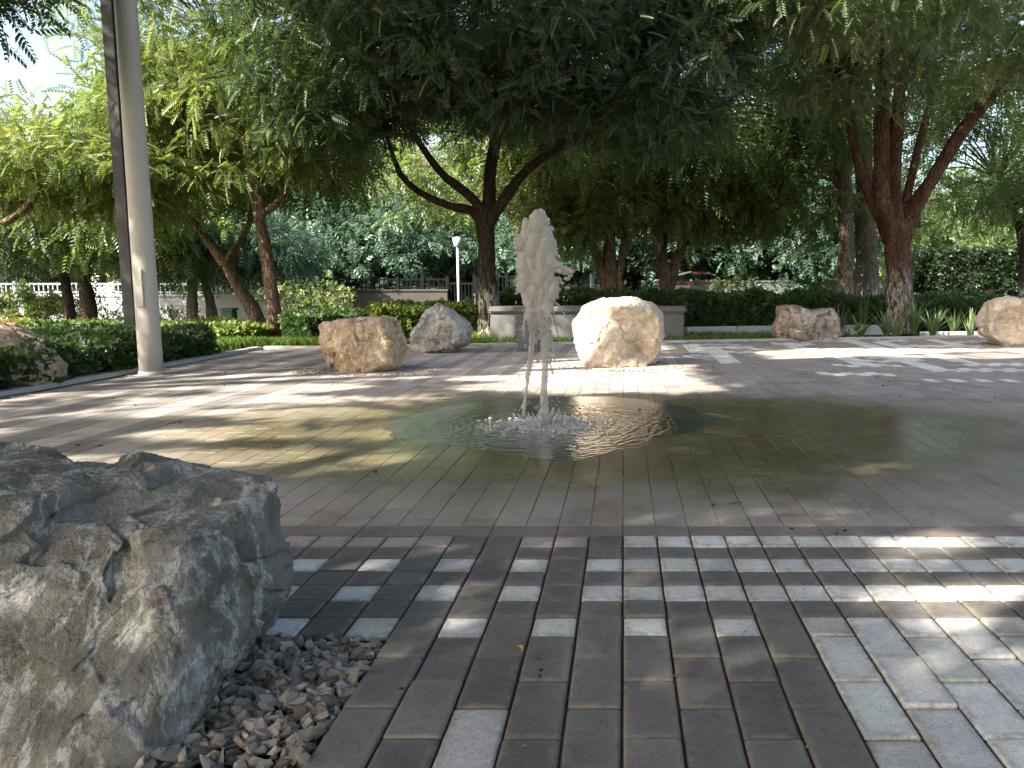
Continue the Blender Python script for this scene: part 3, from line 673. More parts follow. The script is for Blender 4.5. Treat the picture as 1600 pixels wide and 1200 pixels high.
# ------------------------------------------------------------------ gravel
def gravel(name, region, n, smin, smax, depth, seed, label=None):
    rs = np.random.default_rng(seed); tmpl = []
    for k in range(14):
        bm = bmesh.new()
        for i in range(10):
            d = Vector(rs.normal(size=3)).normalized(); bm.verts.new((d.x * rs.uniform(.8, 1.2), d.y * rs.uniform(.5, .9), d.z * rs.uniform(.35, .7)))
        bmesh.ops.convex_hull(bm, input=bm.verts); bmesh.ops.delete(bm, geom=[v for v in bm.verts if not v.link_faces], context='VERTS')
        bmesh.ops.triangulate(bm, faces=bm.faces); bm.verts.index_update()
        tmpl.append((np.array([v.co[:] for v in bm.verts]), np.array([[v.index for v in f.verts] for f in bm.faces]))); bm.free()
    Vs, Fs, Ts = [], [], []; o = 0; made = 0
    while made < n:
        x, y = region(rs)
        if x is None: continue
        tv, tf = tmpl[rs.integers(14)]; s_ = rs.uniform(smin, smax) ; made += 1
        E = Matrix.Rotation(rs.uniform(0, 6.28), 3, 'Z') @ Matrix.Rotation(rs.normal() * .5, 3, 'X') @ Matrix.Rotation(rs.normal() * .5, 3, 'Y')
        v = tv @ np.array(E).T * s_ + np.array([x, y, -depth + rs.uniform(0, 1) * depth * .8 + s_ * .2])
        Vs.append(v); Fs.append(tf + o); Ts.append(np.full(len(v), rs.random())); o += len(v)
    me = npmesh(name, np.concatenate(Vs), np.concatenate(Fs), {'tint': np.concatenate(Ts)})
    return tag(link(name, me, M['gravel']), label, None, None, 'stuff')
def reg_pit(rs):
    x = rs.uniform(-1.7, -.508); y = rs.uniform(.55, 1.682); 
    if x < -1.5 and y < .9: return None, None
    return x, y
gravel('gravel', reg_pit, 9000, .008, .025, .022, 4)
def ring(cx, cy, rx, ry, lo=.75):
    def f(rs):
        a = rs.uniform(0, 6.283); t = rs.uniform(lo, 1.12) + rs.normal() * .04; return cx + math.cos(a) * rx * t, cy + math.sin(a) * ry * t
    return f
gravel('gravel', ring(-2.2, 7.0, .52, .42), 900, .006, .016, .006, 5)
gravel('gravel', ring(-.02, 7.35, .5, .45), 900, .006, .016, .006, 6)
gravel('gravel', ring(4.9, 9.8, .7, .45), 300, .006, .014, .004, 8)
me = bpy.data.meshes.new('soil'); me.from_pydata([(-2.2, -1, -.028), (-.5, -1, -.028), (-.5, 1.69, -.028), (-2.2, 1.69, -.028)], [], [(0, 1, 2, 3)])
tag(link('soil', me, M['debris']), kind='structure')

# ------------------------------------------------------------------ foliage machinery
def frond_template(nl, L, ll, lw, droop=.35):
    """pinnate leaf: rachis along +X, leaflets on both sides"""
    V, Fc = [], []
    for i in range(nl):
        t = .18 + .82 * (i + .5) / nl; x = L * t; z = -droop * L * t * t
        s_ = math.sin(math.pi * (.18 + .74 * t)) 
        for side in (-1, 1):
            a = R(62 - 18 * t); l_ = ll * (.6 + .4 * s_)
            dx, dy = math.cos(a), math.sin(a) * side
            o = len(V); px_, py_ = -dy * side, dx * side
            tw = .25
            V += [(x, 0, z), (x + dx * l_ * .45 - px_ * lw * .5, dy * l_ * .45 - py_ * lw * .5, z - l_ * .10 + tw * lw), (x + dx * l_, dy * l_, z - l_ * .34), (x + dx * l_ * .45 + px_ * lw * .5, dy * l_ * .45 + py_ * lw * .5, z - l_ * .10 - tw * lw)]
            Fc.append((o, o + 1, o + 2, o + 3))
    return np.array(V), np.array(Fc)
T_FINE = frond_template(7, .235, .06, .019, .25)
T_MID = frond_template(5, .34, .10, .034)
T_SHADE = frond_template(5, .36, .12, .045)
T_FAR = frond_template(3, .30, .15, .07)
_b = np.array([(0, 0, 0), (.5, -.3, .02), (1, 0, -.1), (.5, .3, .02)])
T_LEAF = (np.concatenate([_b * .05, _b * np.array([.05, .05, .05]) @ np.array([[0, 1, 0], [-1, 0, 0], [0, 0, 1]]), _b * .045 @ np.array([[-.7, .7, .2], [-.7, -.7, .1], [0, 0, 1]])]), np.array([(0, 1, 2, 3), (4, 5, 6, 7), (8, 9, 10, 11)]))
def place(T, pos, dirs, roll, scale):
    tv, tf = T; n = len(pos); m = len(tv)
    X = dirs / np.linalg.norm(dirs, axis=1, keepdims=True)
    up = np.tile(np.array([0., 0, 1]), (n, 1)); Yv = np.cross(up, X); ln_ = np.linalg.norm(Yv, axis=1, keepdims=True); Yv = np.where(ln_ < 1e-3, np.array([[0, 1, 0]]), Yv / np.maximum(ln_, 1e-6))
    Z = np.cross(X, Yv); c, s_ = np.cos(roll)[:, None], np.sin(roll)[:, None]
    Y2 = Yv * c + Z * s_; Z2 = Z * c - Yv * s_
    V = (X[:, None, :] * tv[None, :, 0:1] + Y2[:, None, :] * tv[None, :, 1:2] + Z2[:, None, :] * tv[None, :, 2:3]) * scale[:, None, None] + pos[:, None, :]
    Fq = tf[None] + (np.arange(n) * m)[:, None, None]
    return V.reshape(-1, 3), Fq.reshape(-1, tf.shape[1]), m
def n2(x, y, k):      # cheap smooth 2-D noise in [-1,1]
    return (np.sin(x * 2.3 * k + 1.3 * np.sin(y * 1.9 * k + .7)) + np.sin(y * 2.9 * k + 1.7 * np.sin(x * 1.7 * k + 2.1)) + np.sin((x + y) * 1.6 * k + .4)) / 3
SZ = np.array(S[:])
def lit_mask(p):
    """True where a leaf would keep the sun off a spot that is sunlit in the photo (left out, so the crown is carved to let sun through)"""
    k = p[:, 2] / SZ[2]; gx = p[:, 0] - SZ[0] * k; gy = p[:, 1] - SZ[1] * k
    A = (gx > -.75) & (gx < .70) & (gy > 5.6 + .1 * np.sin(gx * 9)) & (gy < 8.1)
    A2 = (gx > -1.3) & (gx < -.3) & (gy > 6.3) & (gy < 6.55)
    B = (gx > 1.5) & (gx < 9) & (gy > 8.25 + .15 * np.sin(gx * 3)) & (gy < 9.35)
    # streaks of sun on the left half of the paving
    st = np.sin(gy * 10.5 + gx * 1.9 + 1.8 * np.sin(gx * 1.5)) + .7 * np.sin(gx * 2.6 + gy * 1.2 + 1.0) + .5 * np.sin(gx * 5.3 - gy * 3.1)
    C = (gx < -.35) & (gx > -4.2) & (gy > 3.0) & (gy < 6.9) & (st > .22)
    C2 = (gx > -.6) & (gx < 3.2) & (gy > 2.7) & (gy < 5.2) & (st > 1.75)
    D = ((gx - .86) ** 2 / .09 + (gy - 1.95 - .25 * (gx - .83)) ** 2 / .011 < 1) | ((gx - 1.15) ** 2 / .12 + (gy - 1.55) ** 2 / .004 < 1) | ((gx - 1.0) ** 2 / .1 + (gy - 1.35) ** 2 / .003 < 1) | ((gx - .9) ** 2 / .06 + (gy - 2.36) ** 2 / .008 < 1) | ((gx - .30) ** 2 / .03 + (gy - 1.66) ** 2 / .002 < 1) | ((gx - .62) ** 2 / .02 + (gy - 1.58) ** 2 / .003 < 1)
    t = (p[:, 1] - 9.3) / SZ[1]; qx = p[:, 0] - SZ[0] * t; qz = p[:, 2] - SZ[2] * t
    E = (t > 0) & (qx > .9) & (qx < 5.6) & (qz > 2.3) & (qz < 5.4) & (np.sin(qx * 2.7 + 1.5 * np.sin(qz * 2.3)) + np.sin(qz * 3.1 + qx * .9 + 1) > -.8)
    return A | A2 | B | C | C2 | D | E
def crown_mesh(name, blobs, T, nfr, seed, clump=.45, out=.5, scale=1.0, gaps=False, droop=.35, fill=.55, limit=None, spread=.35):
    """blobs: (cx,cy,cz,rx,ry,rz,weight). Returns mesh and the clump centres"""
    rs = np.random.default_rng(seed); wts = np.array([b_[6] for b_ in blobs], float); wts /= wts.sum()
    pos, dirs, tint, cents = [], [], [], []
    per = 26
    ncl = max(3, nfr // per)
    for b_, w_ in zip(blobs, wts):
        k = max(1, int(ncl * w_))
        d = rs.normal(size=(k, 3)); d /= np.linalg.norm(d, axis=1, keepdims=True)
        rr0 = rs.uniform(fill ** 3, 1, k) ** (1 / 3)
        c = np.array(b_[:3]) + d * rr0[:, None] * np.array(b_[3:6])
        if limit is not None: c = c[limit(c)]
        cents.append(c)
    cents = np.concatenate(cents)
    for c in cents:
        cr = clump * rs.uniform(.6, 1.35); k = int(per * rs.uniform(.6, 1.4))
        d = rs.normal(size=(k, 3)); d[:, 2] *= .7; d /= np.linalg.norm(d, axis=1, keepdims=True)
        p_ = c + d * (cr * rs.uniform(.05, .75, k))[:, None] 
        dd_ = d * out + rs.normal(size=(k, 3)) * spread; dd_[:, 2] -= droop * rs.uniform(0, 1.6, k)
        ct = rs.normal() * .13 + .42
        pos.append(p_); dirs.append(dd_); tint.append(np.clip(ct + rs.normal(size=k) * .12 + (rs.random(k) < .02) * .5, 0, 1))
    pos = np.concatenate(pos); dirs = np.concatenate(dirs); tint = np.concatenate(tint)
    if gaps:
        mid = pos + dirs / np.linalg.norm(dirs, axis=1, keepdims=True) * .18
        tip = pos + dirs / np.linalg.norm(dirs, axis=1, keepdims=True) * .33; kp = ~(lit_mask(pos) | lit_mask(mid) | lit_mask(tip)); pos, dirs, tint = pos[kp], dirs[kp], tint[kp]
    n = len(pos)
    V, Fq, m = place(T, pos, dirs, rs.normal(size=n) * .6, scale * rs.uniform(.65, 1.2, n))
    return npmesh(name, V, Fq, {'tint': np.repeat(tint, m)}), cents
def limb(pts, rads, seed, mb, n=12, jit=.3):
    pp, rr_ = smoothline(pts, rads, 6); mb.tube(pp, rr_, n, jit, seed)
    return pp, rr_
def tree(kind, label, limbs, blobs, leaf, brk, T, nfr, seed, group=None, twigs=60, gaps=False, origin=None, twr=.018, **kw):
    base = Vector(limbs[0][0][0]) if origin is None else Vector(origin)
    root = empty(kind, base, label, 'tree', group)
    mb = MB(); allp = []
    for i, (pts, rads) in enumerate(limbs):
        pp, rr_ = limb([Vector(p_) - base for p_ in pts], rads, seed + i * 7.3, mb, 14 if rads[0] > .1 else 9)
        allp += list(zip(pp, rr_))
    cme, cents = crown_mesh('crown', [(b_[0] - base.x, b_[1] - base.y, b_[2] - base.z, *b_[3:]) for b_ in blobs] if not gaps else blobs, T, nfr, seed, gaps=gaps, **kw)
    if gaps:   # gaps are worked out in world space; bring the mesh back to the tree's base
        cme.transform(Matrix.Translation(-base)); cents = cents - np.array(base[:])
    rs = random.Random(seed); ap = np.array([p_[0][:] for p_ in allp])
    idx = rs.sample(range(len(cents)), min(twigs, len(cents)))
    for i in idx:
        c = cents[i]; d = np.linalg.norm(ap - c, axis=1) + np.maximum(0, ap[:, 2] - c[2]) * 1.2 + np.maximum(0, .9 - ap[:, 2]) * 3
        j = int(d.argmin()); a = allp[j][0]; c = Vector(c)
        if (c - a).length > 4.5: continue
        mid = a.lerp(c, .5) + Vector((rs.gauss(0, .12), rs.gauss(0, .12), .12 * (c - a).length))
        r0 = min(allp[j][1] * .6, twr * (1 + (c - a).length * .3))
        pp, rr_ = smoothline([a, mid, c], [r0, r0 * .6, r0 * .22], 4); mb.tube(pp, rr_, 5)
    mb.build('trunk', brk, root, smooth=True)
    link('crown', cme, leaf, root)
    return root

# ------------------------------------------------------------------ the trees that show
def L(pxs, Y, rads):
    """limb from photo pixels; Y number or list"""
    ys_ = Y if isinstance(Y, (list, tuple)) else [Y] * len(pxs)
    return [P(x, y, yy) for (x, y), yy in zip(pxs, ys_)], rads
def base_of(x, Y): return Vector(((x - CX) / F * Y * 1.0, Y, gz((x - CX) / F * Y, Y) - .05))
def rooted(x, Y, rest, ys_, rads):
    b_ = P(x, 500, Y); b_.z = gz(b_.x, Y) - .05
    l_, r_ = L(rest, ys_, rads[1:]); return [b_] + l_, rads

Yc = 11.6
tree('neem_tree', 'dark trunked spreading tree behind the bench, its dense crown hanging over the centre',
     [rooted(764, Yc, [(763, 480), (761, 430), (760, 385), (757, 345)], [Yc] * 4, [.18, .15, .13, .125, .13]),
      L([(756, 350), (738, 330), (705, 322), (665, 306), (632, 280), (618, 255), (600, 200)], [Yc, Yc, Yc, Yc - .1, Yc - .2, Yc - .3, Yc - .6], [.08, .068, .056, .048, .04, .034, .022]),
      L([(757, 352), (745, 318), (712, 288), (690, 270), (650, 215), (600, 120)], [Yc, Yc - .1, Yc - .3, Yc - .5, Yc - .8, Yc - 1.2], [.085, .07, .06, .05, .04, .025]),
      L([(760, 350), (764, 315), (766, 270), (778, 200), (800, 60), (830, -80)], [Yc, Yc, Yc, Yc - .1, Yc, Yc], [.11, .09, .08, .07, .06, .04]),
      L([(762, 352), (783, 318), (806, 285), (832, 258), (890, 215), (960, 120), (1000, 40)], [Yc, Yc - .1, Yc - .2, Yc - .3, Yc - .4, Yc - .5, Yc - .6], [.09, .074, .068, .06, .048, .036, .024]),
      L([(778, 200), (740, 120), (700, 20)], [Yc - .1, Yc - .8, Yc - 1.6], [.06, .05, .035])],
     [(-1.6, 10.6, 4.9, 3.3, 2.9, 1.9, 5), (-3.2, 10.2, 3.6, 1.5, 1.6, 1.0, 1.6), (-1.6, 9.6, 3.6, 1.9, 1.6, .9, 2), (.2, 10.4, 3.3, 1.5, 1.6, .9, 1.8), (-.9, 11.8, 3.6, 2.4, 1.2, 1.0, 1.4), (.7, 10.3, 3.9, 1.0, 1.0, .8, .8), (-3.3, 10.2, 2.85, 1.0, .9, .38, .9), (-1.5, 9.9, 2.95, 1.1, .9, .38, .8), (.3, 10.2, 2.75, 1.0, .9, .4, .8)],
     M['leaf_shaded'], M['bark_dark'], T_FINE, 29000, 101, twigs=130, droop=.12, spread=.6)

Yr = 13.0
tree('neem_tree', 'large red barked tree with a flaking whitewashed foot and a long limb slanting right',
     [rooted(1407, Yr, [(1407, 490), (1404, 440), (1402, 400), (1403, 365)], [Yr] * 4, [.26, .22, .19, .18, .20]),
      L([(1408, 372), (1430, 325), (1462, 272), (1500, 210), (1545, 148), (1600, 88), (1680, 10)], [Yr, Yr, Yr - .1, Yr - .2, Yr - .3, Yr - .4, Yr - .6], [.14, .12, .11, .10, .09, .08, .06]),
      L([(1396, 375), (1380, 320), (1377, 250), (1378, 170), (1380, 100), (1370, 0)], [Yr, Yr - .1, Yr - .1, Yr - .1, Yr, Yr], [.16, .135, .12, .11, .10, .07]),
      L([(1404, 370), (1398, 320), (1397, 250), (1402, 180), (1408, 110), (1420, 0)], [Yr, Yr, Yr, Yr, Yr, Yr], [.15, .12, .10, .095, .085, .06]),
      L([(1410, 365), (1415, 320), (1428, 260), (1446, 190), (1456, 130)], [Yr, Yr + .1, Yr + .2, Yr + .4, Yr + .6], [.10, .075, .065, .055, .045]),
      L([(1398, 378), (1366, 320), (1345, 265), (1332, 210), (1322, 150)], [Yr, Yr, Yr, Yr, Yr], [.11, .095, .085, .075, .06])],
     [(3.6, 11.9, 6.0, 4.2, 3.0, 2.0, 5), (2.6, 10.0, 4.4, 1.8, 1.2, .8, 2.6), (1.2, 10.4, 4.6, 1.5, 1.3, .9, 1.8), (5.0, 11.4, 4.2, 1.4, 1.4, .8, 1.2), (6.6, 12.4, 4.6, 1.4, 1.6, 1.5, 1), (3.1, 11.9, 3.7, 1.4, 1.0, .6, .9)],
     M['leaf_pale_sunlit'], M['bark_red'], T_FINE, 26000, 202, twigs=120, droop=.15, spread=.5)
Yt = 15.0
tree('neem_tree', 'slim straight pale barked tree just left of the large red barked tree',
     [rooted(1320, Yt, [(1321, 440), (1322, 380), (1320, 300), (1312, 230), (1305, 170), (1300, 60)], [Yt] * 6, [.17, .15, .135, .13, .12, .11, .07, .05]),
      L([(1320, 310), (1290, 250), (1262, 205), (1235, 160)], [Yt] * 4, [.07, .055, .045, .03]),
      L([(1320, 290), (1330, 230), (1325, 150)], [Yt] * 3, [.08, .07, .05])],
     [(3.4, 15, 4.9, 2.2, 1.8, 1.8, 3), (2.3, 14.6, 3.4, 1.6, 1.4, .9, 1.8), (1.2, 14.6, 3.0, 1.2, 1.2, .7, 1)],
     M['leaf_mid'], M['bark_grey'], T_MID, 5200, 203, twigs=60)
tree('neem_tree', 'thick grey brown trunk between the large red barked tree and the slim one',
     [rooted(1356, 15.8, [(1354, 440), (1354, 380), (1352, 300), (1348, 230), (1350, 120)], [15.8] * 5, [.25, .22, .2, .19, .17, .13, .08])],
     [(5.6, 16.2, 5.2, 2.4, 2.0, 1.9, 3), (7.2, 15.6, 4.2, 1.4, 1.4, 1.0, 1)],
     M['leaf_mid'], M['bark_grey'], T_MID, 4200, 204, twigs=40)

Y1 = 10.9
tree('neem_tree', 'slender tree with a pale brown trunk, left of the tan boulder, bright yellow green crown',
     [rooted(429, Y1, [(427, 480), (420, 420), (411, 370), (405, 335), (399, 300)], [Y1] * 5, [.11, .088, .078, .072, .068, .068]),
      L([(400, 305), (396, 260), (383, 225), (368, 185), (355, 140), (340, 60)], [Y1, Y1, Y1 - .1, Y1 - .2, Y1 - .3, Y1 - .4], [.055, .045, .04, .035, .03, .02]),
      L([(402, 305), (398, 255), (402, 200), (410, 120), (420, 30)], [Y1, Y1, Y1 + .1, Y1 + .2, Y1 + .2], [.055, .045, .04, .03, .02]),
      L([(403, 320), (372, 285), (345, 262), (300, 235)], [Y1, Y1 - .1, Y1 - .2, Y1 - .3], [.04, .03, .025, .018]),
      L([(407, 335), (430, 320), (448, 290), (458, 255), (475, 200)], [Y1, Y1, Y1, Y1, Y1 + .2], [.045, .038, .032, .026, .018])],
     [(-5.0, 11.0, 4.5, 2.2, 1.8, 1.6, 3), (-5.3, 10.9, 2.7, 1.5, 1.2, .75, 1.5), (-3.9, 11.0, 3.0, 1.0, 1.2, .9, 1.1), (-5.9, 11.2, 3.3, .8, 1.1, .6, .9)],
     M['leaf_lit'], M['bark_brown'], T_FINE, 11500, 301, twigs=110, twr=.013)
Y2 = 13.0
tree('neem_tree', 'dark trunked tree leaning left, just behind the slender pale brown one',
     [([P(412, 530, Y2), P(398, 490, Y2), P(380, 460, Y2), P(364, 432, Y2), P(352, 408, Y2)], [.13, .105, .095, .09, .085]),
      L([(354, 412), (340, 395), (325, 375), (300, 340), (270, 290)], [Y2, Y2, Y2, Y2 - .2, Y2 - .4], [.085, .075, .06, .045, .03]),
      L([(355, 410), (366, 390), (380, 370), (392, 340), (400, 290)], [Y2, Y2, Y2, Y2, Y2], [.07, .055, .05, .04, .03])],
     [(-6.6, 12.8, 2.7, 1.6, 1.3, .8, 2), (-5.2, 13.4, 2.7, 1.3, 1.2, .6, 1.2), (-6.8, 13.4, 3.4, 1.4, 1.2, .7, 1.0)],
     M['leaf_mid'], M['bark_brown'], T_MID, 5200, 302, twigs=60)
tree('neem_tree', 'yellow green tree whose trunk is outside the left edge, below the patch of sky',
     [([(-8.6, 10.0, -.05), (-8.5, 10.0, .8), (-8.3, 10.1, 1.6)], [.13, .11, .1]),
      L([(-60, 385), (0, 352), (40, 325), (70, 280), (100, 220)], [10.0, 10.0, 10.0, 10.1, 10.2], [.06, .05, .045, .035, .02])],
     [(-7.1, 10.4, 2.15, 1.7, 1.2, .45, 3), (-8.0, 10.6, 2.6, .9, 1.0, .4, .8), (-6.2, 10.4, 1.9, .9, .9, .35, .8)],
     M['leaf_lit'], M['bark_brown'], T_FINE, 6000, 303, twigs=60, twr=.012)

# trees of the middle distance (own trunks, read from the photo)
def mid(label, stems, Y, blobs, leaf, brk, nfr, seed, T=T_MID, x0=None):
    limbs = []
    for st, r_ in stems:
        first = st[0]; b_ = P(first[0], first[1], Y); b_.z = gz(b_.x, Y) - .05
        ks = len(st); rs_ = [r_ * (1.15 - .7 * i / ks) for i in range(ks + 1)]
        limbs.append(([b_] + [P(x, y, Y) for x, y in st], rs_))
    return tree('park_tree', label, limbs, blobs, leaf, brk, T, nfr, seed, group='trees in the middle distance', twigs=50, twr=.02)
def B(x, y, Y, rx, ry, rz, wt=1):
    p_ = P(x, y, Y); return (p_.x, p_.y, p_.z, rx, ry, rz, wt)
mid('pale brown forked tree seen behind the top of the water jet', [([(825, 470), (838, 400), (845, 345), (842, 290), (826, 250)], .12), ([(833, 420), (855, 350), (862, 290), (860, 240)], .08), ([(820, 470), (815, 360), (800, 300), (790, 250)], .07)], 15.5,
    [B(840, 180, 15.5, 2.2, 1.8, 1.3, 3), B(880, 300, 15.5, 1.1, 1, .8, 1), B(700, 280, 16, 1.4, 1, .7, 1)], M['leaf_lit'], M['bark_brown'], 4200, 401)
mid('three stemmed reddish tree above the cream boulder', [([(948, 470), (945, 440), (932, 400), (924, 370), (930, 310)], .11), ([(955, 470), (952, 420), (955, 350), (960, 300)], .15), ([(978, 465), (966, 440), (972, 400), (980, 340), (985, 300)], .09)], 15.0,
    [B(950, 250, 15, 1.9, 1.6, 1.1, 3), B(900, 330, 14.6, .8, .8, .45, .8), B(1020, 300, 15, .9, .9, .6, .8)], M['leaf_lit'], M['bark_brown'], 4200, 402)
mid('forked grey brown tree behind the red kiosk roof', [([(1042, 470), (1040, 430), (1032, 400), (1022, 350), (1020, 300)], .14), ([(1046, 450), (1060, 400), (1078, 360), (1098, 320)], .11), ([(1038, 400), (1040, 350), (1036, 300)], .06)], 16.0,
    [B(1060, 260, 16, 2.2, 1.8, 1.3, 3), B(1150, 310, 15.6, 1.3, 1, .7, 1.2), B(1230, 290, 15.6, 1.3, 1, .9, 1.2)], M['leaf_lit'], M['bark_brown'], 5200, 403)
mid('slimmer of the two dark trees by the wall left of the tall posts', [([(108, 500), (106, 465), (101, 430), (96, 390), (80, 350)], .11)], 17.0,
    [B(90, 340, 17, 2.2, 1.8, .9, 2), B(20, 350, 16.5, 1.6, 1.3, .45, 1.2)], M['leaf_shaded'], M['bark_dark'], 3600, 404)
mid('right, forked one of two dark trees by the wall left of the tall posts', [([(140, 500), (136, 465), (131, 435), (136, 400), (150, 360)], .15), ([(131, 438), (120, 415), (100, 395), (60, 370)], .09), ([(133, 430), (145, 400), (170, 380)], .07)], 16.6,
    [B(170, 340, 16.6, 1.7, 1.4, .9, 2), B(240, 345, 17, 1.5, 1.2, .5, 1)], M['leaf_mid'], M['bark_dark'], 4000, 405)
mid('tree with a grey trunk in front of the white wall right of the tall posts', [([(301, 500), (301, 470), (299, 440), (295, 400)], .12)], 18,
    [B(280, 390, 18, 1.6, 1.2, .55, 1.5), B(300, 330, 18, 2, 1.4, .8, 1)], M['leaf_blue'], M['bark_grey'], 3000, 406)
mid('tree with a split pale trunk beside the green bin', [([(331, 500), (330, 475), (322, 450), (318, 420), (315, 390)], .11)], 18.4,
    [B(340, 385, 18.4, 1.7, 1.2, .55, 1.5), B(400, 390, 18.6, 1.4, 1.2, .6, 1)], M['leaf_blue'], M['bark_grey'], 3000, 407)
mid('thin slanting tree at the right edge above the clipped hedge', [([(1600, 420), (1598, 390), (1590, 350), (1575, 310), (1560, 280)], .10)], 19,
    [B(1560, 230, 19, 2.6, 2, 1.6, 3), B(1640, 300, 19, 1.6, 1.4, .9, 1)], M['leaf_mid'], M['bark_dark'], 3600, 408)

# far trees: individual copies of three models
def copy_tree(o, loc, rz, s, label, name=None, group=None):
    c = o.copy(); c.name = name or o.name; col.objects.link(c); c.location = loc; c.rotation_euler = (0, 0, rz); c.scale = (s, s, s); c['label'] = label
    if group: c['group'] = group
    for ch in o.children:
        k = ch.copy(); col.objects.link(k); k.parent = c
    return c
def far_model(name, label, Y, x, h, rx, leaf, seed, nfr):
    X = (x - CX) / F * Y; z0 = gz(X, Y)
    return tree(name, label, [([(X, Y, z0 - .1), (X + .05, Y, z0 + h * .25), (X - .05, Y, z0 + h * .55), (X, Y, z0 + h * .8)], [.17, .14, .11, .05]),
                              ([(X, Y, z0 + h * .25), (X + .6, Y, z0 + h * .5), (X + 1.1, Y - .2, z0 + h * .7)], [.09, .07, .04]), ([(X, Y, z0 + h * .28), (X - .6, Y, z0 + h * .5), (X - 1.0, Y + .2, z0 + h * .7)], [.09, .07, .04])],
                [(X, Y, z0 + h * .62, rx, rx * .9, h * .34, 4), (X + rx * .5, Y - .3, z0 + h * .42, rx * .6, rx * .6, h * .16, 1), (X - rx * .5, Y - .3, z0 + h * .42, rx * .6, rx * .6, h * .16, 1), (X, Y + .5, z0 + h * .18, rx, rx * .5, h * .14, 1.1)],
                M[leaf], M['bark_dark'], T_FAR, nfr, seed, group='far trees beyond the fence', twigs=24, clump=.5, scale=1.0)
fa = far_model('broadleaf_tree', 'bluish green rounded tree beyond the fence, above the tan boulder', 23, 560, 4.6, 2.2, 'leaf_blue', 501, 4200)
fb = far_model('broadleaf_tree', 'mid green tree beyond the fence, behind the white lamp post left of the jet', 26, 700, 6.0, 2.7, 'leaf_mid', 502, 4200)
fc = far_model('broadleaf_tree', 'pale yellow green tree far back, between the left trees and the centre tree', 30, 520, 8.2, 3.2, 'leaf_lit', 503, 4600)
FG = 'far trees beyond the fence'
def put(src, x, Y, rz, s, label):
    X = (x - CX) / F * Y; return copy_tree(src, (X, Y, gz(X, Y) - .1), rz, s, label, 'broadleaf_tree', FG)
for (src, x, Y, rz, s, label) in (
    (fa, 645, 22.5, 1.2, .95, 'silvery bluish tree beyond the fence, directly above the pyramid shaped grey boulder'),
    (fa, 470, 22.0, 2.6, .9, 'dark bluish tree beyond the wall, between the slender trunk and the tan boulder'),
    (fa, 5, 22, .7, .9, 'blue green tree at the left edge above the white wall'),
    (fb, 250, 25, 2.2, .8, 'mid green tree beyond the white wall, right behind the tall white pole'),
    (fb, 330, 27, .4, .95, 'mid green tree beyond the white wall, behind the leaning dark trunk'),
    (fa, 800, 23, 3.4, 1.0, 'bluish tree beyond the fence, directly behind the water jet'),
    (fa, 885, 22.5, 4.4, .95, 'bluish tree beyond the fence, just right of the water jet'),
    (fa, 1000, 24, 5.2, 1.0, 'bluish tree beyond the low wall, between the three stemmed tree and the red kiosk'),
    (fb, 1110, 25, 1.9, .85, 'pale leaved tree beyond the low wall, right of the red kiosk'),
    (fa, 1180, 24, .3, 1.05, 'bluish tree beyond the low wall, above the flat topped boulder'),
    (fa, 1260, 23.5, 1.5, 1.0, 'bluish tree beyond the low wall, left of the slim pale barked tree'),
    (fa, 1445, 47, 2.4, 1.3, 'bluish tree right of the large red barked trunk, over the parked car'),
    (fb, 1500, 48, 3.6, .95, 'hazy pale green tree far back, above the left end of the clipped hedge'),
    (fb, 1590, 42, .9, .95, 'hazy pale green tree far back, above the right end of the clipped hedge'),
    (fc, 20, 36, 1.0, .62, 'tall tree behind the pale house at far left'),
    (fc, 262, 34, 2.9, .72, 'tall yellow green tree behind the tall posts'),
    (fc, 390, 33, 4.0, .9, 'tall yellow green tree behind the slender trunk on the left'),
    (fc, 660, 33, 5.1, 1.0, 'tall yellow green tree behind the fence, left of the dark centre trunk'),
    (fc, 830, 34, .5, 1.0, 'tall yellow green tree behind the water jet'),
    (fc, 980, 33, 1.8, 1.0, 'tall tree far behind the cream boulder'),
    (fc, 1130, 34, 2.7, 1.0, 'tall tree far behind the right half of the hedge by the bench'),
    (fc, 1270, 33, 3.9, 1.0, 'tall tree far behind the flat topped boulder'),
    (fb, 1400, 38, 4.9, 1.1, 'tall tree far behind the large red barked trunk'),
    (fc, 1495, 41, 2.2, .85, 'tall pale tree far back, between the large red barked trunk and the clipped hedge'),
    (fb, 1565, 33, 4.2, 1.0, 'mid green tree right behind the clipped hedge'),
    (fc, 1640, 36, 5.7, 1.0, 'tall tree at the right edge behind the clipped hedge')):
    put(src, x, Y, rz, s, label)

# the wood that closes the view: one far mass
rs_ = np.random.default_rng(77); n_ = 16000
xw = rs_.uniform(-60, 60, n_); tw = n2(xw * .12, xw * .05, 1.0); zw = rs_.random(n_) ** .9 * (5.2 + 1.4 * tw); yw = 50 + rs_.normal(size=n_) * 1.2 + 2 * n2(xw * .2, zw * .3, 1.0)
V, Fq, m_ = place(T_LEAF, np.c_[xw, yw, zw - .9], rs_.normal(size=(n_, 3)) + [0, -.6, .2], rs_.uniform(-2, 2, n_), rs_.uniform(6, 13, n_))
ob = link('far_wood', npmesh('far_wood', V, Fq, {'tint': np.repeat(np.clip(.4 + .3 * n2(xw, zw * 2, 1.0), 0, 1), m_)}), M['leaf_blue']); tag(ob, 'dark mass of far trees closing the view', 'far wood', None, 'stuff')
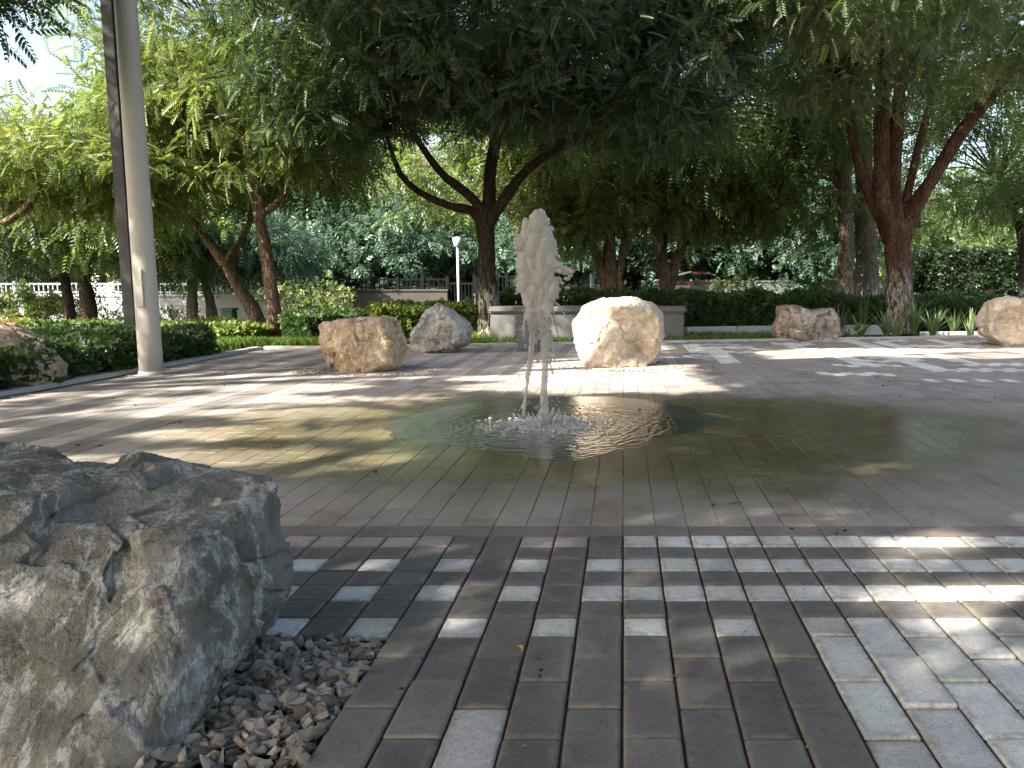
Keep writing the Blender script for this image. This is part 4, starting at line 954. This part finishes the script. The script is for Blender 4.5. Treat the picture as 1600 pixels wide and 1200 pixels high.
# trees added mostly out of view, carved to shade the plaza around sun patches
def shade(label, base, blobs, nfr, seed, up=3.0, T=None):
    b_ = Vector(base); c = blobs[0]
    limbs = [([b_, b_ + Vector((.05, 0, up * .5)), b_ + Vector((0, .1, up))], [.2, .17, .15])]
    for bl in blobs:
        c = Vector(bl[:3]); limbs.append(([b_ + Vector((0, .1, up - .1)), (b_ + Vector((0, 0, up))).lerp(c, .5) + Vector((0, 0, .3)), c], [.1, .08, .04]))
    return tree('neem_tree', label, limbs, blobs, M['leaf_shaded'], M['bark_dark'], T or T_SHADE, nfr, seed, group='trees shading the plaza', twigs=30, gaps=True, fill=.3, clump=.5, droop=.15)
shade('overhanging tree at the top left corner with dark drooping sprays', (-8.2, 4.4, -.05), [(-4.5, 5.7, 3.05, .5, .8, .5, 1.6), (-5.5, 5.7, 3.6, 1.0, 1.0, .6, 1.3), (-7.4, 3.6, 5.4, 2.4, 2.6, 1.3, 4), (-5.4, 4.0, 6.1, 1.8, 2.2, 1.0, 2.2)], 17000, 601, T=T_FINE)
shade('unseen shade tree added left of the photographer', (-5.3, -1.2, -.05), [(-5.6, 0.2, 5.2, 2.8, 2.6, 1.3, 4), (-3.6, 1.8, 5.6, 2.2, 2.2, 1.2, 3), (-7.6, -1.8, 5.4, 2.6, 2.6, 1.3, 3), (-.6, 2.2, 5.3, 2.0, 1.8, .9, 2.4)], 14500, 602)
shade('unseen shade tree added behind the photographer', (-.8, -3.6, -.05), [(-2.2, -2.2, 5.2, 3.0, 2.4, 1.3, 4), (.8, -1.2, 5.4, 2.6, 2.4, 1.2, 3), (3.4, .6, 5.4, 2.4, 2.4, 1.1, 2.4), (-3.6, -4.6, 5.4, 2.8, 2.4, 1.3, 3), (1.6, -5, 5.2, 3, 2.4, 1.2, 2)], 16000, 603)
shade('tall unseen shade tree added over the left half of the plaza', (-9.6, 1.0, -.05), [(-4.2, 5.6, 7.6, 2.6, 2.2, 1.2, 4), (-2.2, 3.4, 6.6, 2.4, 2.2, 1.1, 3.5), (-1.0, 5.6, 6.9, 1.8, 1.8, .9, 1.6)], 9500, 604, up=5)

# ------------------------------------------------------------------ hedges, shrubs, plants
def hedge(name, label, cat, outline, z0, top, leaf, n, seed, lsize=1.0, flower=None, rough=.05, group=None):
    """outline: list of (x,y) ground polygon; leaves over the top and sides of a dark core"""
    rs = np.random.default_rng(seed); P_ = np.array(outline, float); c = P_.mean(0)
    root = empty(name, (c[0], c[1], z0), label, cat, group)
    mb = MB(); k = len(P_); ins = P_ + (c - P_) / np.linalg.norm(c - P_, axis=1, keepdims=True) * .07
    mb.add([(x - c[0], y - c[1], 0) for x, y in ins] + [(x - c[0], y - c[1], top - z0 - .06) for x, y in ins], [tuple(range(k - 1, -1, -1)), tuple(range(k, 2 * k))] + [(i, (i + 1) % k, k + (i + 1) % k, k + i) for i in range(k)])
    mb.build('opaque_core', M['core'], root)  # solid dark box filling the hedge so it stays opaque
    # sample
    ed = [(P_[i], P_[(i + 1) % k]) for i in range(k)]; lens = np.array([np.linalg.norm(b_ - a) for a, b_ in ed])
    area = .5 * abs(sum(a[0] * b_[1] - a[1] * b_[0] for a, b_ in ed)); hgt = top - z0
    nt_ = int(n * area / (area + lens.sum() * hgt)); pos, dirs = [], []
    mn, mxx = P_.min(0), P_.max(0); got = 0
    def inside(q):
        r_ = np.zeros(len(q), bool)
        for a, b_ in ed:
            cnd = (a[1] > q[:, 1]) != (b_[1] > q[:, 1]); r_ ^= cnd & (q[:, 0] < (b_[0] - a[0]) * (q[:, 1] - a[1]) / (b_[1] - a[1] + 1e-9) + a[0])
        return r_
    q = rs.uniform(mn, mxx, (nt_ * 4 + 50, 2)); q = q[inside(q)][:nt_]
    zz = top + rough * n2(q[:, 0] * 3, q[:, 1] * 3, 1.0) + rs.normal(size=len(q)) * .02 - z0
    pos.append(np.c_[q - c, zz]); dirs.append(rs.normal(size=(len(q), 3)) * .7 + [0, 0, .5])
    for (a, b_), l_ in zip(ed, lens):
        m_ = int((n - nt_) * l_ / lens.sum()); t = rs.random(m_)[:, None]; h_ = rs.random(m_) ** .8 * hgt
        nn_ = np.array([b_[1] - a[1], a[0] - b_[0]]) / max(l_, 1e-6); mid_ = (a + b_) / 2
        if np.dot(nn_, mid_ - c) < 0: nn_ = -nn_
        w_ = a + (b_ - a) * t; off = rough * n2(w_[:, 0] * 3, h_ * 3 + w_[:, 1] * 3, 1.0) + rs.normal(size=m_) * .02
        q = w_ + nn_ * off[:, None]; pos.append(np.c_[q - c, h_]); dirs.append(rs.normal(size=(m_, 3)) * .6 + np.array([nn_[0], nn_[1], .1]))
    pos = np.concatenate(pos); dirs = np.concatenate(dirs); n_ = len(pos)
    V, Fq, m_ = place(T_LEAF, pos, dirs, rs.uniform(-1.5, 1.5, n_), lsize * rs.uniform(.6, 1.4, n_))
    cl = .42 + .22 * n2(pos[:, 0] * 5, pos[:, 1] * 5 + pos[:, 2] * 6, 1.0)
    tint = np.clip(cl + rs.normal(size=n_) * .15, 0, 1)
    link('foliage', npmesh('foliage', V, Fq, {'tint': np.repeat(tint, m_)}), M[leaf], root)
    if flower:
        fx, fy, rad, nf = flower; q = np.c_[rs.normal(fx - c[0], rad, nf), rs.normal(fy - c[1], rad, nf), np.full(nf, top - z0 + .05) + rs.normal(size=nf) * .04]
        V, Fq, m_ = place(T_LEAF, q, rs.normal(size=(nf, 3)) + [0, 0, .6], rs.uniform(-2, 2, nf), rs.uniform(.5, 1.0, nf))
        link('flowers', npmesh('flowers', V, Fq, {'tint': np.repeat(rs.random(nf), m_)}), M['leaf_red'], root)['kind'] = 'stuff'
    return root
hedge('low_hedge', 'low dark green clipped hedge along the left kerb, around the foot of the white pole', 'hedge',
      [(-4.28, 3.2), (-4.22, 5.4), (-4.2, 6.9), (-4.22, 8.5), (-5.6, 8.9), (-7.6, 8.9), (-7.6, 3.2)], -.02, .26, 'leaf_hedge', 26000, 701)
hedge('hedge', 'sunlit yellow green hedge behind the low dark one on the left, with red blossoms', 'hedge',
      [(-9.8, 9.6), (-5.3, 9.7), (-4.6, 10.3), (-4.6, 11.2), (-9.8, 11.2)], -.05, .17, 'leaf_hedge_lime', 15000, 702, 1.2, flower=(-7.6, 9.9, .25, 160))
hedge('shrub', 'dark green shrub clump left of the tan boulder, right of the slender trunk', 'shrub',
      [(-4.35, 10.6), (-3.9, 10.2), (-3.55, 10.5), (-3.5, 11.2), (-4.3, 11.3)], -.05, .33, 'leaf_hedge', 4200, 703, .9, rough=.08)
hedge('hedge', 'green and lime hedge behind the tan and the pyramid shaped boulders', 'hedge',
      [(-3.5, 11.6), (-1.95, 11.9), (-1.9, 12.7), (-3.9, 12.6)], -.1, .36, 'leaf_hedge_lime', 6500, 704, 1.1, rough=.08)
hedge('hedge', 'dark clipped hedge behind the bench', 'hedge',
      [(-1.8, 12.0), (-.2, 11.9), (.9, 12.1), (.9, 13.0), (-1.8, 13.2)], -.05, .53, 'leaf_hedge', 8500, 705, 1.1, rough=.1)
hedge('hedge', 'long dark hedge right of the bench behind the raised edging', 'hedge',
      [(.95, 12.25), (2.4, 12.6), (3.6, 12.9), (3.6, 14.4), (.95, 14.0)], -.05, .5, 'leaf_hedge', 9000, 706, 1.1, rough=.1)
hedge('hedge', 'wide dark shrub bed behind the slim trunk and left of the large red barked tree', 'hedge',
      [(3.65, 13.6), (7.4, 14.2), (7.4, 17.0), (3.65, 16.0)], -.05, .36, 'leaf_hedge', 9000, 707, 1.2, rough=.12)
hedge('clipped_hedge', 'tall boxy dark clipped hedge at the right edge beside the parked car', 'hedge',
      [(9.05, 23.8), (17, 24.6), (17, 26.8), (9.1, 26.0)], -.1, 1.62, 'leaf_hedge_shaded', 22000, 708, 1.9, rough=.08)
hedge('hedge', 'green bed of low plants between the path and the large red barked tree', 'hedge',
      [(5.9, 19.5), (8.6, 19.5), (9.0, 21), (5.9, 21)], -.1, .35, 'leaf_hedge', 3500, 709, 1.6, rough=.12)

# grass strip
def grass(region, n, seed, h0, h1):
    rs = np.random.default_rng(seed); q = region(rs, n); n = len(q)
    h_ = rs.uniform(h0, h1, n); a = rs.uniform(0, 6.283, n); lean = rs.normal(size=(n, 2)) * .35
    w_ = .004; dx, dy = np.cos(a) * w_, np.sin(a) * w_; z0 = np.array([gz(x, y) - .05 for x, y in q])
    V = np.stack([np.c_[q[:, 0] - dx, q[:, 1] - dy, z0], np.c_[q[:, 0] + dx, q[:, 1] + dy, z0], np.c_[q[:, 0] + lean[:, 0] * h_ * .4 + dx * .7, q[:, 1] + lean[:, 1] * h_ * .4 + dy * .7, z0 + h_ * .6], np.c_[q[:, 0] + lean[:, 0] * h_, q[:, 1] + lean[:, 1] * h_, z0 + h_]], 1).reshape(-1, 3)
    Fq = np.arange(n * 4).reshape(-1, 4)
    return tag(link('grass', npmesh('grass', V, Fq, {'tint': np.repeat(rs.random(n), 4)}), M['grass']), kind='stuff')
def rg(x0, x1, y0, y1):
    def f(rs, n):
        q = rs.uniform([x0, y0], [x1, y1], (n, 2)); return q[[(y > far_edge(x) + .18) for x, y in q]]
    return f
grass(rg(-5.6, -2.7, 8.6, 9.95), 22000, 801, .10, .17)
grass(rg(-2.7, 2.6, 9.4, 11.9), 16000, 802, .06, .13)

# strap leaved plants
def strap_plant(x, Y, n, h, label, bright, seed, spread=.35):
    rs = random.Random(seed); X = (x - CX) / F * Y; z0 = gz(X, Y) - .03
    V, Fc, T_ = [], [], []
    for i in range(n):
        a = rs.uniform(0, 6.283); L_ = h * rs.uniform(.6, 1.15); ln_ = rs.uniform(.1, 1.0) * spread; wd = rs.uniform(.012, .02); tt = rs.random() * .6 + .2
        d = Vector((math.cos(a), math.sin(a), 0)); sd_ = Vector((-d.y, d.x, 0)); o = len(V); K = 6
        for k in range(K + 1):
            t = k / K; p_ = d * (.03 + ln_ * t ** 1.7) + Vector((0, 0, L_ * (t - .25 * t * t * ln_ / spread))); w_ = wd * (1 - t ** 2.2) + .0008
            V += [p_ - sd_ * w_, p_ + d * w_ * .25 * -1, p_ + sd_ * w_]; T_ += [tt] * 3
            if k < K:
                q = o + k * 3; Fc += [(q, q + 1, q + 4, q + 3), (q + 1, q + 2, q + 5, q + 4)]
    me = npmesh('strap_plant', V, Fc, {'tint': T_}, smooth=True)
    o = link('strap_plant', me, M['leaf_agave'] if bright else M['leaf_mid']); o.location = (X, Y, z0)
    return tag(o, label, 'plant', 'strap leaved plants in the bed under the large tree')
strap_plant(1457, 11.6, 34, .45, 'brightest sunlit strap leaved plant, right of the large red barked trunk', True, 1)
strap_plant(1516, 11.5, 20, .42, 'narrow sunlit strap leaved plant just left of the pinkish boulder at the right edge', True, 2, .22)
for i, (x, Y, n, h, lb) in enumerate([(1310, 12.3, 26, .5, 'dark strap leaved plant directly right of the flat topped boulder'), (1345, 11.6, 24, .4, 'strap leaved plant a little right of the flat topped boulder, near the paving'),
        (1385, 11.8, 30, .48, 'strap leaved plant at the left foot of the large red barked tree'), (1428, 12.4, 30, .6, 'tall dark strap leaved plant at the right foot of the large red barked tree'),
        (1345, 13.2, 34, .62, 'dark strap leaved plant in front of the thick grey brown trunk'), (1490, 12.2, 20, .45, 'dim strap leaved plant between the two sunlit ones'),
        (1330, 11.3, 10, .2, 'smallest strap leaved plant, at the paving edge right of the flat topped boulder'), (1400, 11.4, 18, .35, 'strap leaved plant in front of the foot of the large red barked tree')]):
    strap_plant(x, Y, n, h, lb, i in (2,), 10 + i)

# bare twiggy shrubs in front of the white wall
def bare_shrub(x, Y, h, label, seed, leaves=250):
    rs = random.Random(seed); X = (x - CX) / F * Y; z0 = gz(X, Y) - .05
    root = empty('bare_shrub', (X, Y, z0), label, 'shrub', 'twiggy shrubs along the wall'); mb = MB(); tips = []
    def grow(p_, d, l_, r_, dep):
        q = p_ + d * l_; mb.tube([p_, p_.lerp(q, .5) + Vector((rs.gauss(0, .02), rs.gauss(0, .02), 0)), q], [r_, r_ * .85, r_ * .65], 5)
        if dep == 0: tips.append(q); return
        for k in range(rs.choice([2, 3])):
            nd_ = (d + Vector((rs.gauss(0, .45), rs.gauss(0, .45), rs.gauss(.1, .25)))).normalized(); grow(q, nd_, l_ * rs.uniform(.6, .85), r_ * .62, dep - 1)
    for k in range(7):
        grow(Vector((rs.gauss(0, .12), rs.gauss(0, .1), 0)), Vector((rs.gauss(0, .5), rs.gauss(0, .3), 1)).normalized(), h * .36, .018, 3)
    mb.build('stems', M['twig'], root)
    q = np.array([t[:] for t in tips]); r2_ = np.random.default_rng(seed); q = q[r2_.integers(0, len(q), leaves)] + r2_.normal(size=(leaves, 3)) * .07
    V, Fq, m_ = place(T_LEAF, q, r2_.normal(size=(leaves, 3)), r2_.uniform(-2, 2, leaves), r2_.uniform(.8, 1.6, leaves))
    link('foliage', npmesh('foliage', V, Fq, {'tint': np.repeat(r2_.random(leaves), m_)}), M['leaf_mid'], root)
for i, (x, Y, h, lv, lb) in enumerate([(20, 17.5, 1.5, 2600, 'leafy twiggy shrub at the left edge in front of the white wall'), (60, 17.8, 1.4, 1400, 'twiggy shrub left of the pair of dark trunks'),
        (172, 17.6, 1.6, 120, 'leafless shrub of slanting twigs just left of the tall dark post'), (122, 18.0, 1.3, 60, 'leafless shrub between the pair of dark trunks'),
        (455, 17.5, 1.8, 500, 'tangled shrub of slanting dark twigs right of the slender trunk'), (492, 17.8, 1.6, 500, 'tangled twiggy shrub above the tan boulder by the dark wall'),
        (265, 18.2, 1.2, 60, 'small leafless shrub by the wall right of the white pole')]):
    bare_shrub(x, Y, h, lb, 40 + i, lv)

# ------------------------------------------------------------------ bench, block
bench = empty('concrete_bench', (-.48, 11.1, 0), 'long pale grey concrete bench with a rounded seat slab, behind the cream boulder', 'bench')
mb = MB(); mb.box(-1.28, 1.27, -.2, .2, -.03, .335); mb.build('base', M['concrete'], bench, bevel=.012)
mb = MB(); mb.box(-1.31, 1.31, -.24, .24, .337, .425); mb.build('seat', M['concrete'], bench, bevel=.028)
for p_ in bench.children: p_.data.polygons.foreach_set('use_smooth', [False] * len(p_.data.polygons))
blk = MB(); p_ = G(824, 550)
blk.box(-.115, .115, -.1, .1, -.02, .27); blk.box(-.10, .10, -.085, .085, .27, .283); blk.box(-.09, .09, -.106, -.1, .03, .22)
o = blk.build('service_box', M['concrete_dark'], bevel=.006); o.location = (p_.x, 8.95, 0)
tag(o, 'small dark grey service box on the paving in front of the concrete bench', 'service box')
# drain grate / round cover near
# ------------------------------------------------------------------ posts
pb = G(237, 585)
pole = empty('lamp_pole', (pb.x, pb.y, 0), 'tall round off white pole at the edge of the paving on the left', 'pole')
hb_ = MB(); hb_.box(-.03, .03, -.095, -.082, .55, .85); hb_.build('access_hatch', M['pole_paint'], pole, bevel=.004)
mb = MB(); K = 24; mb.tube([(0, 0, z) for z in np.linspace(-.05, 6.2, 20)], [.089 - .004 * z for z in np.linspace(0, 6.2, 20)], 40); mb.build('shaft', M['pole_paint'], pole, smooth=True)
mb = MB(); mb.tube([(0, 0, -.02), (0, 0, .012), (0, 0, .03)], [.097, .097, .091], 40); mb.build('base_plate', M['pole_paint'], pole)
mb = MB(); mb.tube([(0, 0, 6.2), (0, 0, 6.5), (0, 0, 6.55)], [.11, .13, .05], 24); mb.build('lamp_head', M['lamp_metal'], pole)
Yd = 7.9
pd = P(209, 533, Yd)
post = empty('square_post', (pd.x, Yd, 0), 'tall dark square post close behind the off white pole, rising out of the low hedge', 'post')
mb = MB(); mb.box(-.052, .052, -.052, .052, -.05, 6.0); mb.build('shaft', M['metal_post'], post, bevel=.004)
mb = MB(); mb.box(-.10, .10, -.10, .10, -.02, .02); mb.build('base_plate', M['metal_post'], post)
# white lamp post far
lp = P(717, 478, 18.5)
lamp = empty('lamp_post', (lp.x, 18.5, gz(lp.x, 18.5)), 'thin white lamp post in front of the far gate, left of the dark centre trunk', 'lamp post')
mb = MB(); mb.tube([(0, 0, 0), (0, 0, 1.2), (0, 0, 2.35)], [.034, .03, .027], 12); mb.build('shaft', M['white_paint'], lamp, smooth=True)
mb = MB(); mb.tube([(0, 0, 2.35), (0, 0, 2.38), (0, 0, 2.55), (0, 0, 2.58)], [.03, .07, .11, .03], 16); mb.build('lamp_head', M['globe'], lamp, smooth=True)
lp = P(947, 420, 21)
lamp = empty('globe_lamp', (lp.x, 21, gz(lp.x, 21)), 'small white globe lamp between the stems of the three stemmed tree', 'lamp')
zt = lp.z - gz(lp.x, 21)
mb = MB(); mb.tube([(0, 0, 0), (0, 0, zt - .1)], [.03, .03], 10); mb.build('shaft', M['metal_black'], lamp)
mb = MB(); mb.add(*sphere_np((0, 0, zt), .13, .13, .16, 3)); mb.build('globe', M['globe'], lamp, smooth=True)
lp = P(925, 468, 17.5)
lamp = empty('white_stem_post', (lp.x, 17.5, 0), 'slim post standing for a whitewashed young stem above the left shoulder of the cream boulder', 'post')  # simple post put in place of a young whitewashed tree stem
mb = MB(); mb.tube([(0, 0, -.05), (0, 0, .4), (0, 0, .85)], [.05, .045, .04], 12); mb.build('shaft', M['white_paint'], lamp, smooth=True)
mb = MB(); mb.tube([(0, 0, .85), (0, 0, .92)], [.05, .03], 12); mb.build('cap', M['metal_grey'], lamp)

# ------------------------------------------------------------------ walls and fences
def wall_fence(name, label, xa, xb, Y, topy, fency, wm, fm, bars=True, base=None):
    A, B_ = P(xa, topy, Y), P(xb, topy, Y); zt_ = A.z; zf = P(xa, fency, Y).z; z0 = (gz(A.x, Y) if base is None else base) - .1
    root = empty(name, ((A.x + B_.x) / 2, Y, z0), label, 'wall', None); cx_ = (A.x + B_.x) / 2; hw = (B_.x - A.x) / 2
    mb = MB(); mb.box(-hw, hw, -.1, .1, 0, zt_ - z0); mb.build('wall', wm, root)
    mb = MB(); mb.box(-hw - .02, hw + .02, -.13, .13, zt_ - z0 + .002, zt_ - z0 + .05); mb.build('coping', wm, root)
    if bars:
        mb = MB(); h0 = zt_ - z0 + .05; h1 = zf - z0
        x = -hw + .05
        while x < hw: mb.box(x - .011, x + .011, -.011, .011, h0, h1); x += .11
        mb.box(-hw, hw, -.018, .018, h1 - .03, h1 + .012); mb.box(-hw, hw, -.018, .018, h0 + .03, h0 + .06); mb.build('railing', fm, root)
        x = -hw
        while x <= hw + .01:
            mb = MB(); mb.box(x - .04, x + .04, -.04, .04, h0, h1 + .06); mb.build('post', fm, root); x += hw / 2.5
    return root
wall_fence('garden_wall', 'pale garden wall with a light railing on top, at far left', -80, 445, 19.6, 463, 443, M['wall_white'], M['metal_grey'])
wall_fence('garden_wall', 'brown shaded garden wall with a black railing, above the tan boulder', 505, 700, 20.2, 455, 436, M['wall_tan_shadowed'], M['metal_black'])
wall_fence('garden_wall', 'pale low wall right of the water jet', 868, 962, 22, 447, 440, M['wall_white'], M['metal_black'], False)
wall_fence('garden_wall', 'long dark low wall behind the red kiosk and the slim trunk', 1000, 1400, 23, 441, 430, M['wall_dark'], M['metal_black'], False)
gp_ = P(722, 478, 20.2); z0 = gz(gp_.x, 20.2)
gate = empty('metal_gate', (gp_.x, 20.2, z0), 'black barred metal gate between the brown wall and the dark centre trunk', 'gate')
mb = MB(); x = -.34
while x < .36: mb.box(x - .012, x + .012, -.012, .012, .05, 1.55); x += .085
mb.build('bars', M['metal_black'], gate)
mb = MB(); mb.box(-.37, .37, -.022, .022, 1.53, 1.58); mb.box(-.37, .37, -.022, .022, .03, .08); mb.box(-.39, -.35, -.03, .03, 0, 1.7); mb.box(.35, .39, -.03, .03, 0, 1.7); mb.build('frame', M['metal_black'], gate)
wall_fence('black_fence', 'black railing on a low base between the dark centre trunk and the water jet', 742, 868, 21, 462, 432, M['wall_dark'], M['metal_black'])

# house far left
hp = P(130, 440, 31); 
house = empty('house', (hp.x, 33, gz(hp.x, 33)), 'pale house glimpsed behind the trees at far left', 'house')
mb = MB(); mb.box(-3.2, 1.0, -1.5, 2.5, -.2, 3.0); mb.build('wall', M['house'], house)
mb = MB(); mb.box(1.15, 2.4, -1.2, 2.5, -.2, 2.7); mb.build('side_wing', M['white_paint'], house)
mb = MB(); mb.add([(-3.5, -1.8, 3.0), (1.3, -1.8, 3.0), (1.3, 2.8, 3.0), (-3.5, 2.8, 3.0), (-2, .5, 3.9), (0, .5, 3.9)], [(0, 1, 5, 4), (1, 2, 5), (2, 3, 4, 5), (3, 0, 4), (3, 2, 1, 0)]); mb.build('roof', M['roof'], house)
for x in (-2.4, -.9):
    mb = MB(); mb.box(x - .35, x + .35, -1.53, -1.49, 1.2, 2.3); wdw = mb.build('window', M['glass_dark'], house)
    mb = MB(); oo = [(x - .42, 1.1), (x + .42, 1.1), (x + .42, 2.39), (x - .42, 2.39)]; ii = [(x - .34, 1.18), (x + .34, 1.18), (x + .34, 2.31), (x - .34, 2.31)]
    mb.add([(a, -1.56, b_) for a, b_ in oo] + [(a, -1.56, b_) for a, b_ in ii] + [(a, -1.5, b_) for a, b_ in oo] + [(a, -1.5, b_) for a, b_ in ii], [f for i in range(4) for j in [(i + 1) % 4] for f in ((i, j, 4 + j, 4 + i), (i, 8 + i, 8 + j, j), (4 + i, 4 + j, 12 + j, 12 + i))]); mb.build('frame', M['white_paint'], wdw)

# green litter bin by the wall
bp = P(359, 500, 17.6); z0 = gz(bp.x, 17.6)
binr = empty('litter_bin', (bp.x, 17.6, z0), 'dark green litter bin with a white round mark, in front of the pale wall', 'bin')
mb = MB(); mb.box(-.12, .12, -.12, .12, .4, .98); mb.box(-.02, .02, -.02, .02, 0, .4); mb.build('body', M['green_plastic'], binr, bevel=.02)
mb = MB(); mb.tube([(.02, -.14, .66), (.02, -.13, .66)], [.05, .05], 16); mb.build('emblem', M['white_paint'], binr)
mb = MB(); mb.box(-.14, .14, -.14, .14, .98, 1.03); mb.build('lid', M['green_plastic'], binr, bevel=.01)

# red kiosk
kp = P(1062, 440, 20.5)
ki = empty('kiosk', (kp.x, 20.5, 0), 'small kiosk with a grey and red sloping awning behind the forked tree', 'kiosk')
mb = MB(); mb.add([(-.6, -.5, .78), (.25, -.5, 1.0), (.25, .5, 1.0), (-.6, .5, .78), (-.6, -.5, .75), (.25, -.5, .97), (.25, .5, .97), (-.6, .5, .75)], [(0, 1, 2, 3), (7, 6, 5, 4), (0, 4, 5, 1), (1, 5, 6, 2), (2, 6, 7, 3), (3, 7, 4, 0)]); mb.build('roof', M['grey_canvas'], ki)
mb = MB(); mb.box(-.62, .3, -.56, -.51, .66, .76); mb.box(.27, .7, -.5, .5, .93, .98); mb.build('awning_edge', M['red_canvas'], ki)
mb = MB(); mb.box(-.45, .3, -.35, .35, 0, .7); mb.build('counter', M['wall_dark'], ki)
for x in (-.52, .24):
    mb = MB(); mb.box(x - .02, x + .02, -.45, -.41, 0, .8); mb.build('post', M['metal_grey'], ki)

# parked car
car = empty('parked_car', (15.55, 40.5, 0), 'dark blue parked car half hidden behind the clipped hedge', 'car')
prof = [(-2.15, .35), (-2.2, .62), (-2.05, .82), (-1.25, .93), (-.55, 1.38), (.2, 1.45), (1.05, 1.40), (1.75, .98), (2.12, .90), (2.2, .6), (2.12, .35)]
def prism(pr, y0, y1, shrink=0):
    n_ = len(pr); V = [(x, y0, z) for x, z in pr] + [(x, y1, z) for x, z in pr]
    return V, [tuple(range(n_ - 1, -1, -1)), tuple(range(n_, 2 * n_))] + [(i, (i + 1) % n_, n_ + (i + 1) % n_, n_ + i) for i in range(n_)]
mb = MB(); mb.add(*prism(prof, -.85, .85)); mb.build('body', M['car_paint'], car, bevel=.05)
gl_ = MB(); gl_.add(*prism([(-1.1, .96), (-.5, 1.32), (.2, 1.39), (.95, 1.34), (1.45, .98)], -.862, .862)); gl_.build('windows', M['glass_dark'], car)
for x in (-1.35, 1.35):
    for y in (-.8, .8):
        mb = MB(); mb.tube([(x, y - .1, .33), (x, y + .1, .33)], [.33, .33], 24); wh = mb.build('wheel', M['tyre'], car)
        mb = MB(); s_ = -1 if y < 0 else 1; mb.tube([(x, y + s_ * .1, .33), (x, y + s_ * .115, .33)], [.2, .19], 16); mb.build('rim', M['lamp_metal'], wh)
for y in (-.6, .6):
    mb = MB(); mb.box(-2.22, -2.12, y - .16, y + .16, .62, .74); mb.build('headlight', M['globe'], car, bevel=.02)

# ------------------------------------------------------------------ small litter on the paving
fl = MB(); rs = random.Random(9)
a = G(804, 1020)
V, Fc = [], []
for k in range(7):
    t = k / 6; wd = .0035 * math.sin(math.pi * min(1, t + .08)) + .0004; cx_ = .006 * math.sin(t * 3); V += [(cx_ - wd, -t * .032, .004 + .006 * math.sin(t * 3.1)), (cx_, -t * .032, .003 + .006 * math.sin(t * 3.1)), (cx_ + wd, -t * .032, .005 + .006 * math.sin(t * 3.1))]
    if k < 6: q = k * 3; Fc += [(q, q + 1, q + 4, q + 3), (q + 1, q + 2, q + 5, q + 4)]
me = npmesh('fallen_leaf', V, Fc, smooth=True); o = link('fallen_leaf', me, M['yellow_leaf']); o.location = (a.x, a.y + .015, .002); o.rotation_euler = (0, 0, .5)
tag(o, 'small curled yellow leaf on the dark pavers near the camera', 'leaf')
def pellet(px_, py_, s_, label=None, k=0):
    a = G(px_, py_); mb = MB()
    for i in range(3): mb.add(*sphere_np((rs.gauss(0, s_ * .5), rs.gauss(0, s_ * .3), s_ * .4), s_ * rs.uniform(.6, 1), s_ * rs.uniform(.5, .8), s_ * rs.uniform(.4, .6), 1))
    o = mb.build('seed_pod', M['debris'], smooth=True); o.location = (a.x, a.y, 0); o.rotation_euler = (0, 0, rs.uniform(0, 3))
    return tag(o, label or 'tiny dark dry seed pod lying on the plaza paving', 'seed pod', 'dark seed pods scattered on the paving')
pellet(842, 1030, .0028); pellet(845, 1048, .0045); pellet(844, 1057, .0045); pellet(628, 1077, .005)
for (x, y) in ((587, 738), (1320, 830), (1236, 827), (1307, 835), (1380, 603), (1490, 609), (1554, 622), (1407, 619), (1225, 625), (120, 696), (155, 697), (283, 661), (212, 634), (177, 623), (235, 614), (350, 603), (256, 592), (351, 583), (1115, 790), (1371, 590), (1450, 587), (1388, 597), (1270, 585), (520, 601), (1000, 640), (560, 560)):
    pellet(x, y, .006 + .00002 * (900 - y) * .3)
for (x, y, l_, an) in ((1148, 788, .05, .4), (285, 659, .16, 1.1), (1275, 710, .12, -.9), (1155, 628, .1, -.7), (925, 763, .05, .0), (1070, 1058, .05, .1), (570, 1055, .06, .2), (520, 716, .12, .6)):
    a = G(x, y); mb = MB(); d = Vector((math.cos(an), math.sin(an), 0)) * l_ / 2
    mb.tube([-d + Vector((0, 0, .004)), Vector((rs.gauss(0, .004), rs.gauss(0, .004), .007)), d + Vector((0, 0, .004))], [.0016, .002, .0012], 6)
    o = mb.build('twig', M['twig']); o.location = (a.x, a.y, 0); tag(o, 'thin dry brown twig lying on the paving', 'twig', 'dry twigs on the paving')
lm = bpy.data.objects['fallen_leaf'].data
me = bpy.data.meshes.new('dry_leaflet'); me.from_pydata([(-.011, 0, .002), (-.003, -.0035, .0035), (.011, 0, .001), (-.002, .0035, .0045), (0, 0, .006)], [], [(0, 1, 4), (1, 2, 4), (2, 3, 4), (3, 0, 4)]); me.materials.append(simple('dry_leaf', (.16, .11, .06), .8, .5, 90))
for i in range(70):
    x = rs.uniform(-.5, 1.5); y = rs.uniform(1.25, 2.9)
    if rs.random() < .25: x = rs.uniform(-3.4, 3.5); y = rs.uniform(3, 7.5)
    o = bpy.data.objects.new('dry_leaflet', me); col.objects.link(o); o.location = (x, y, .001); o.rotation_euler = (rs.gauss(0, .15), rs.gauss(0, .15), rs.uniform(0, 6.28)); k = rs.uniform(.4, .9) * (1 if y < 3 else 1.5); o.scale = (k, k, k)
    tag(o, 'tiny dry brown leaflet fallen on the paving', 'leaf', 'dry leaflets fallen on the paving')
print('objects', len(bpy.data.objects))
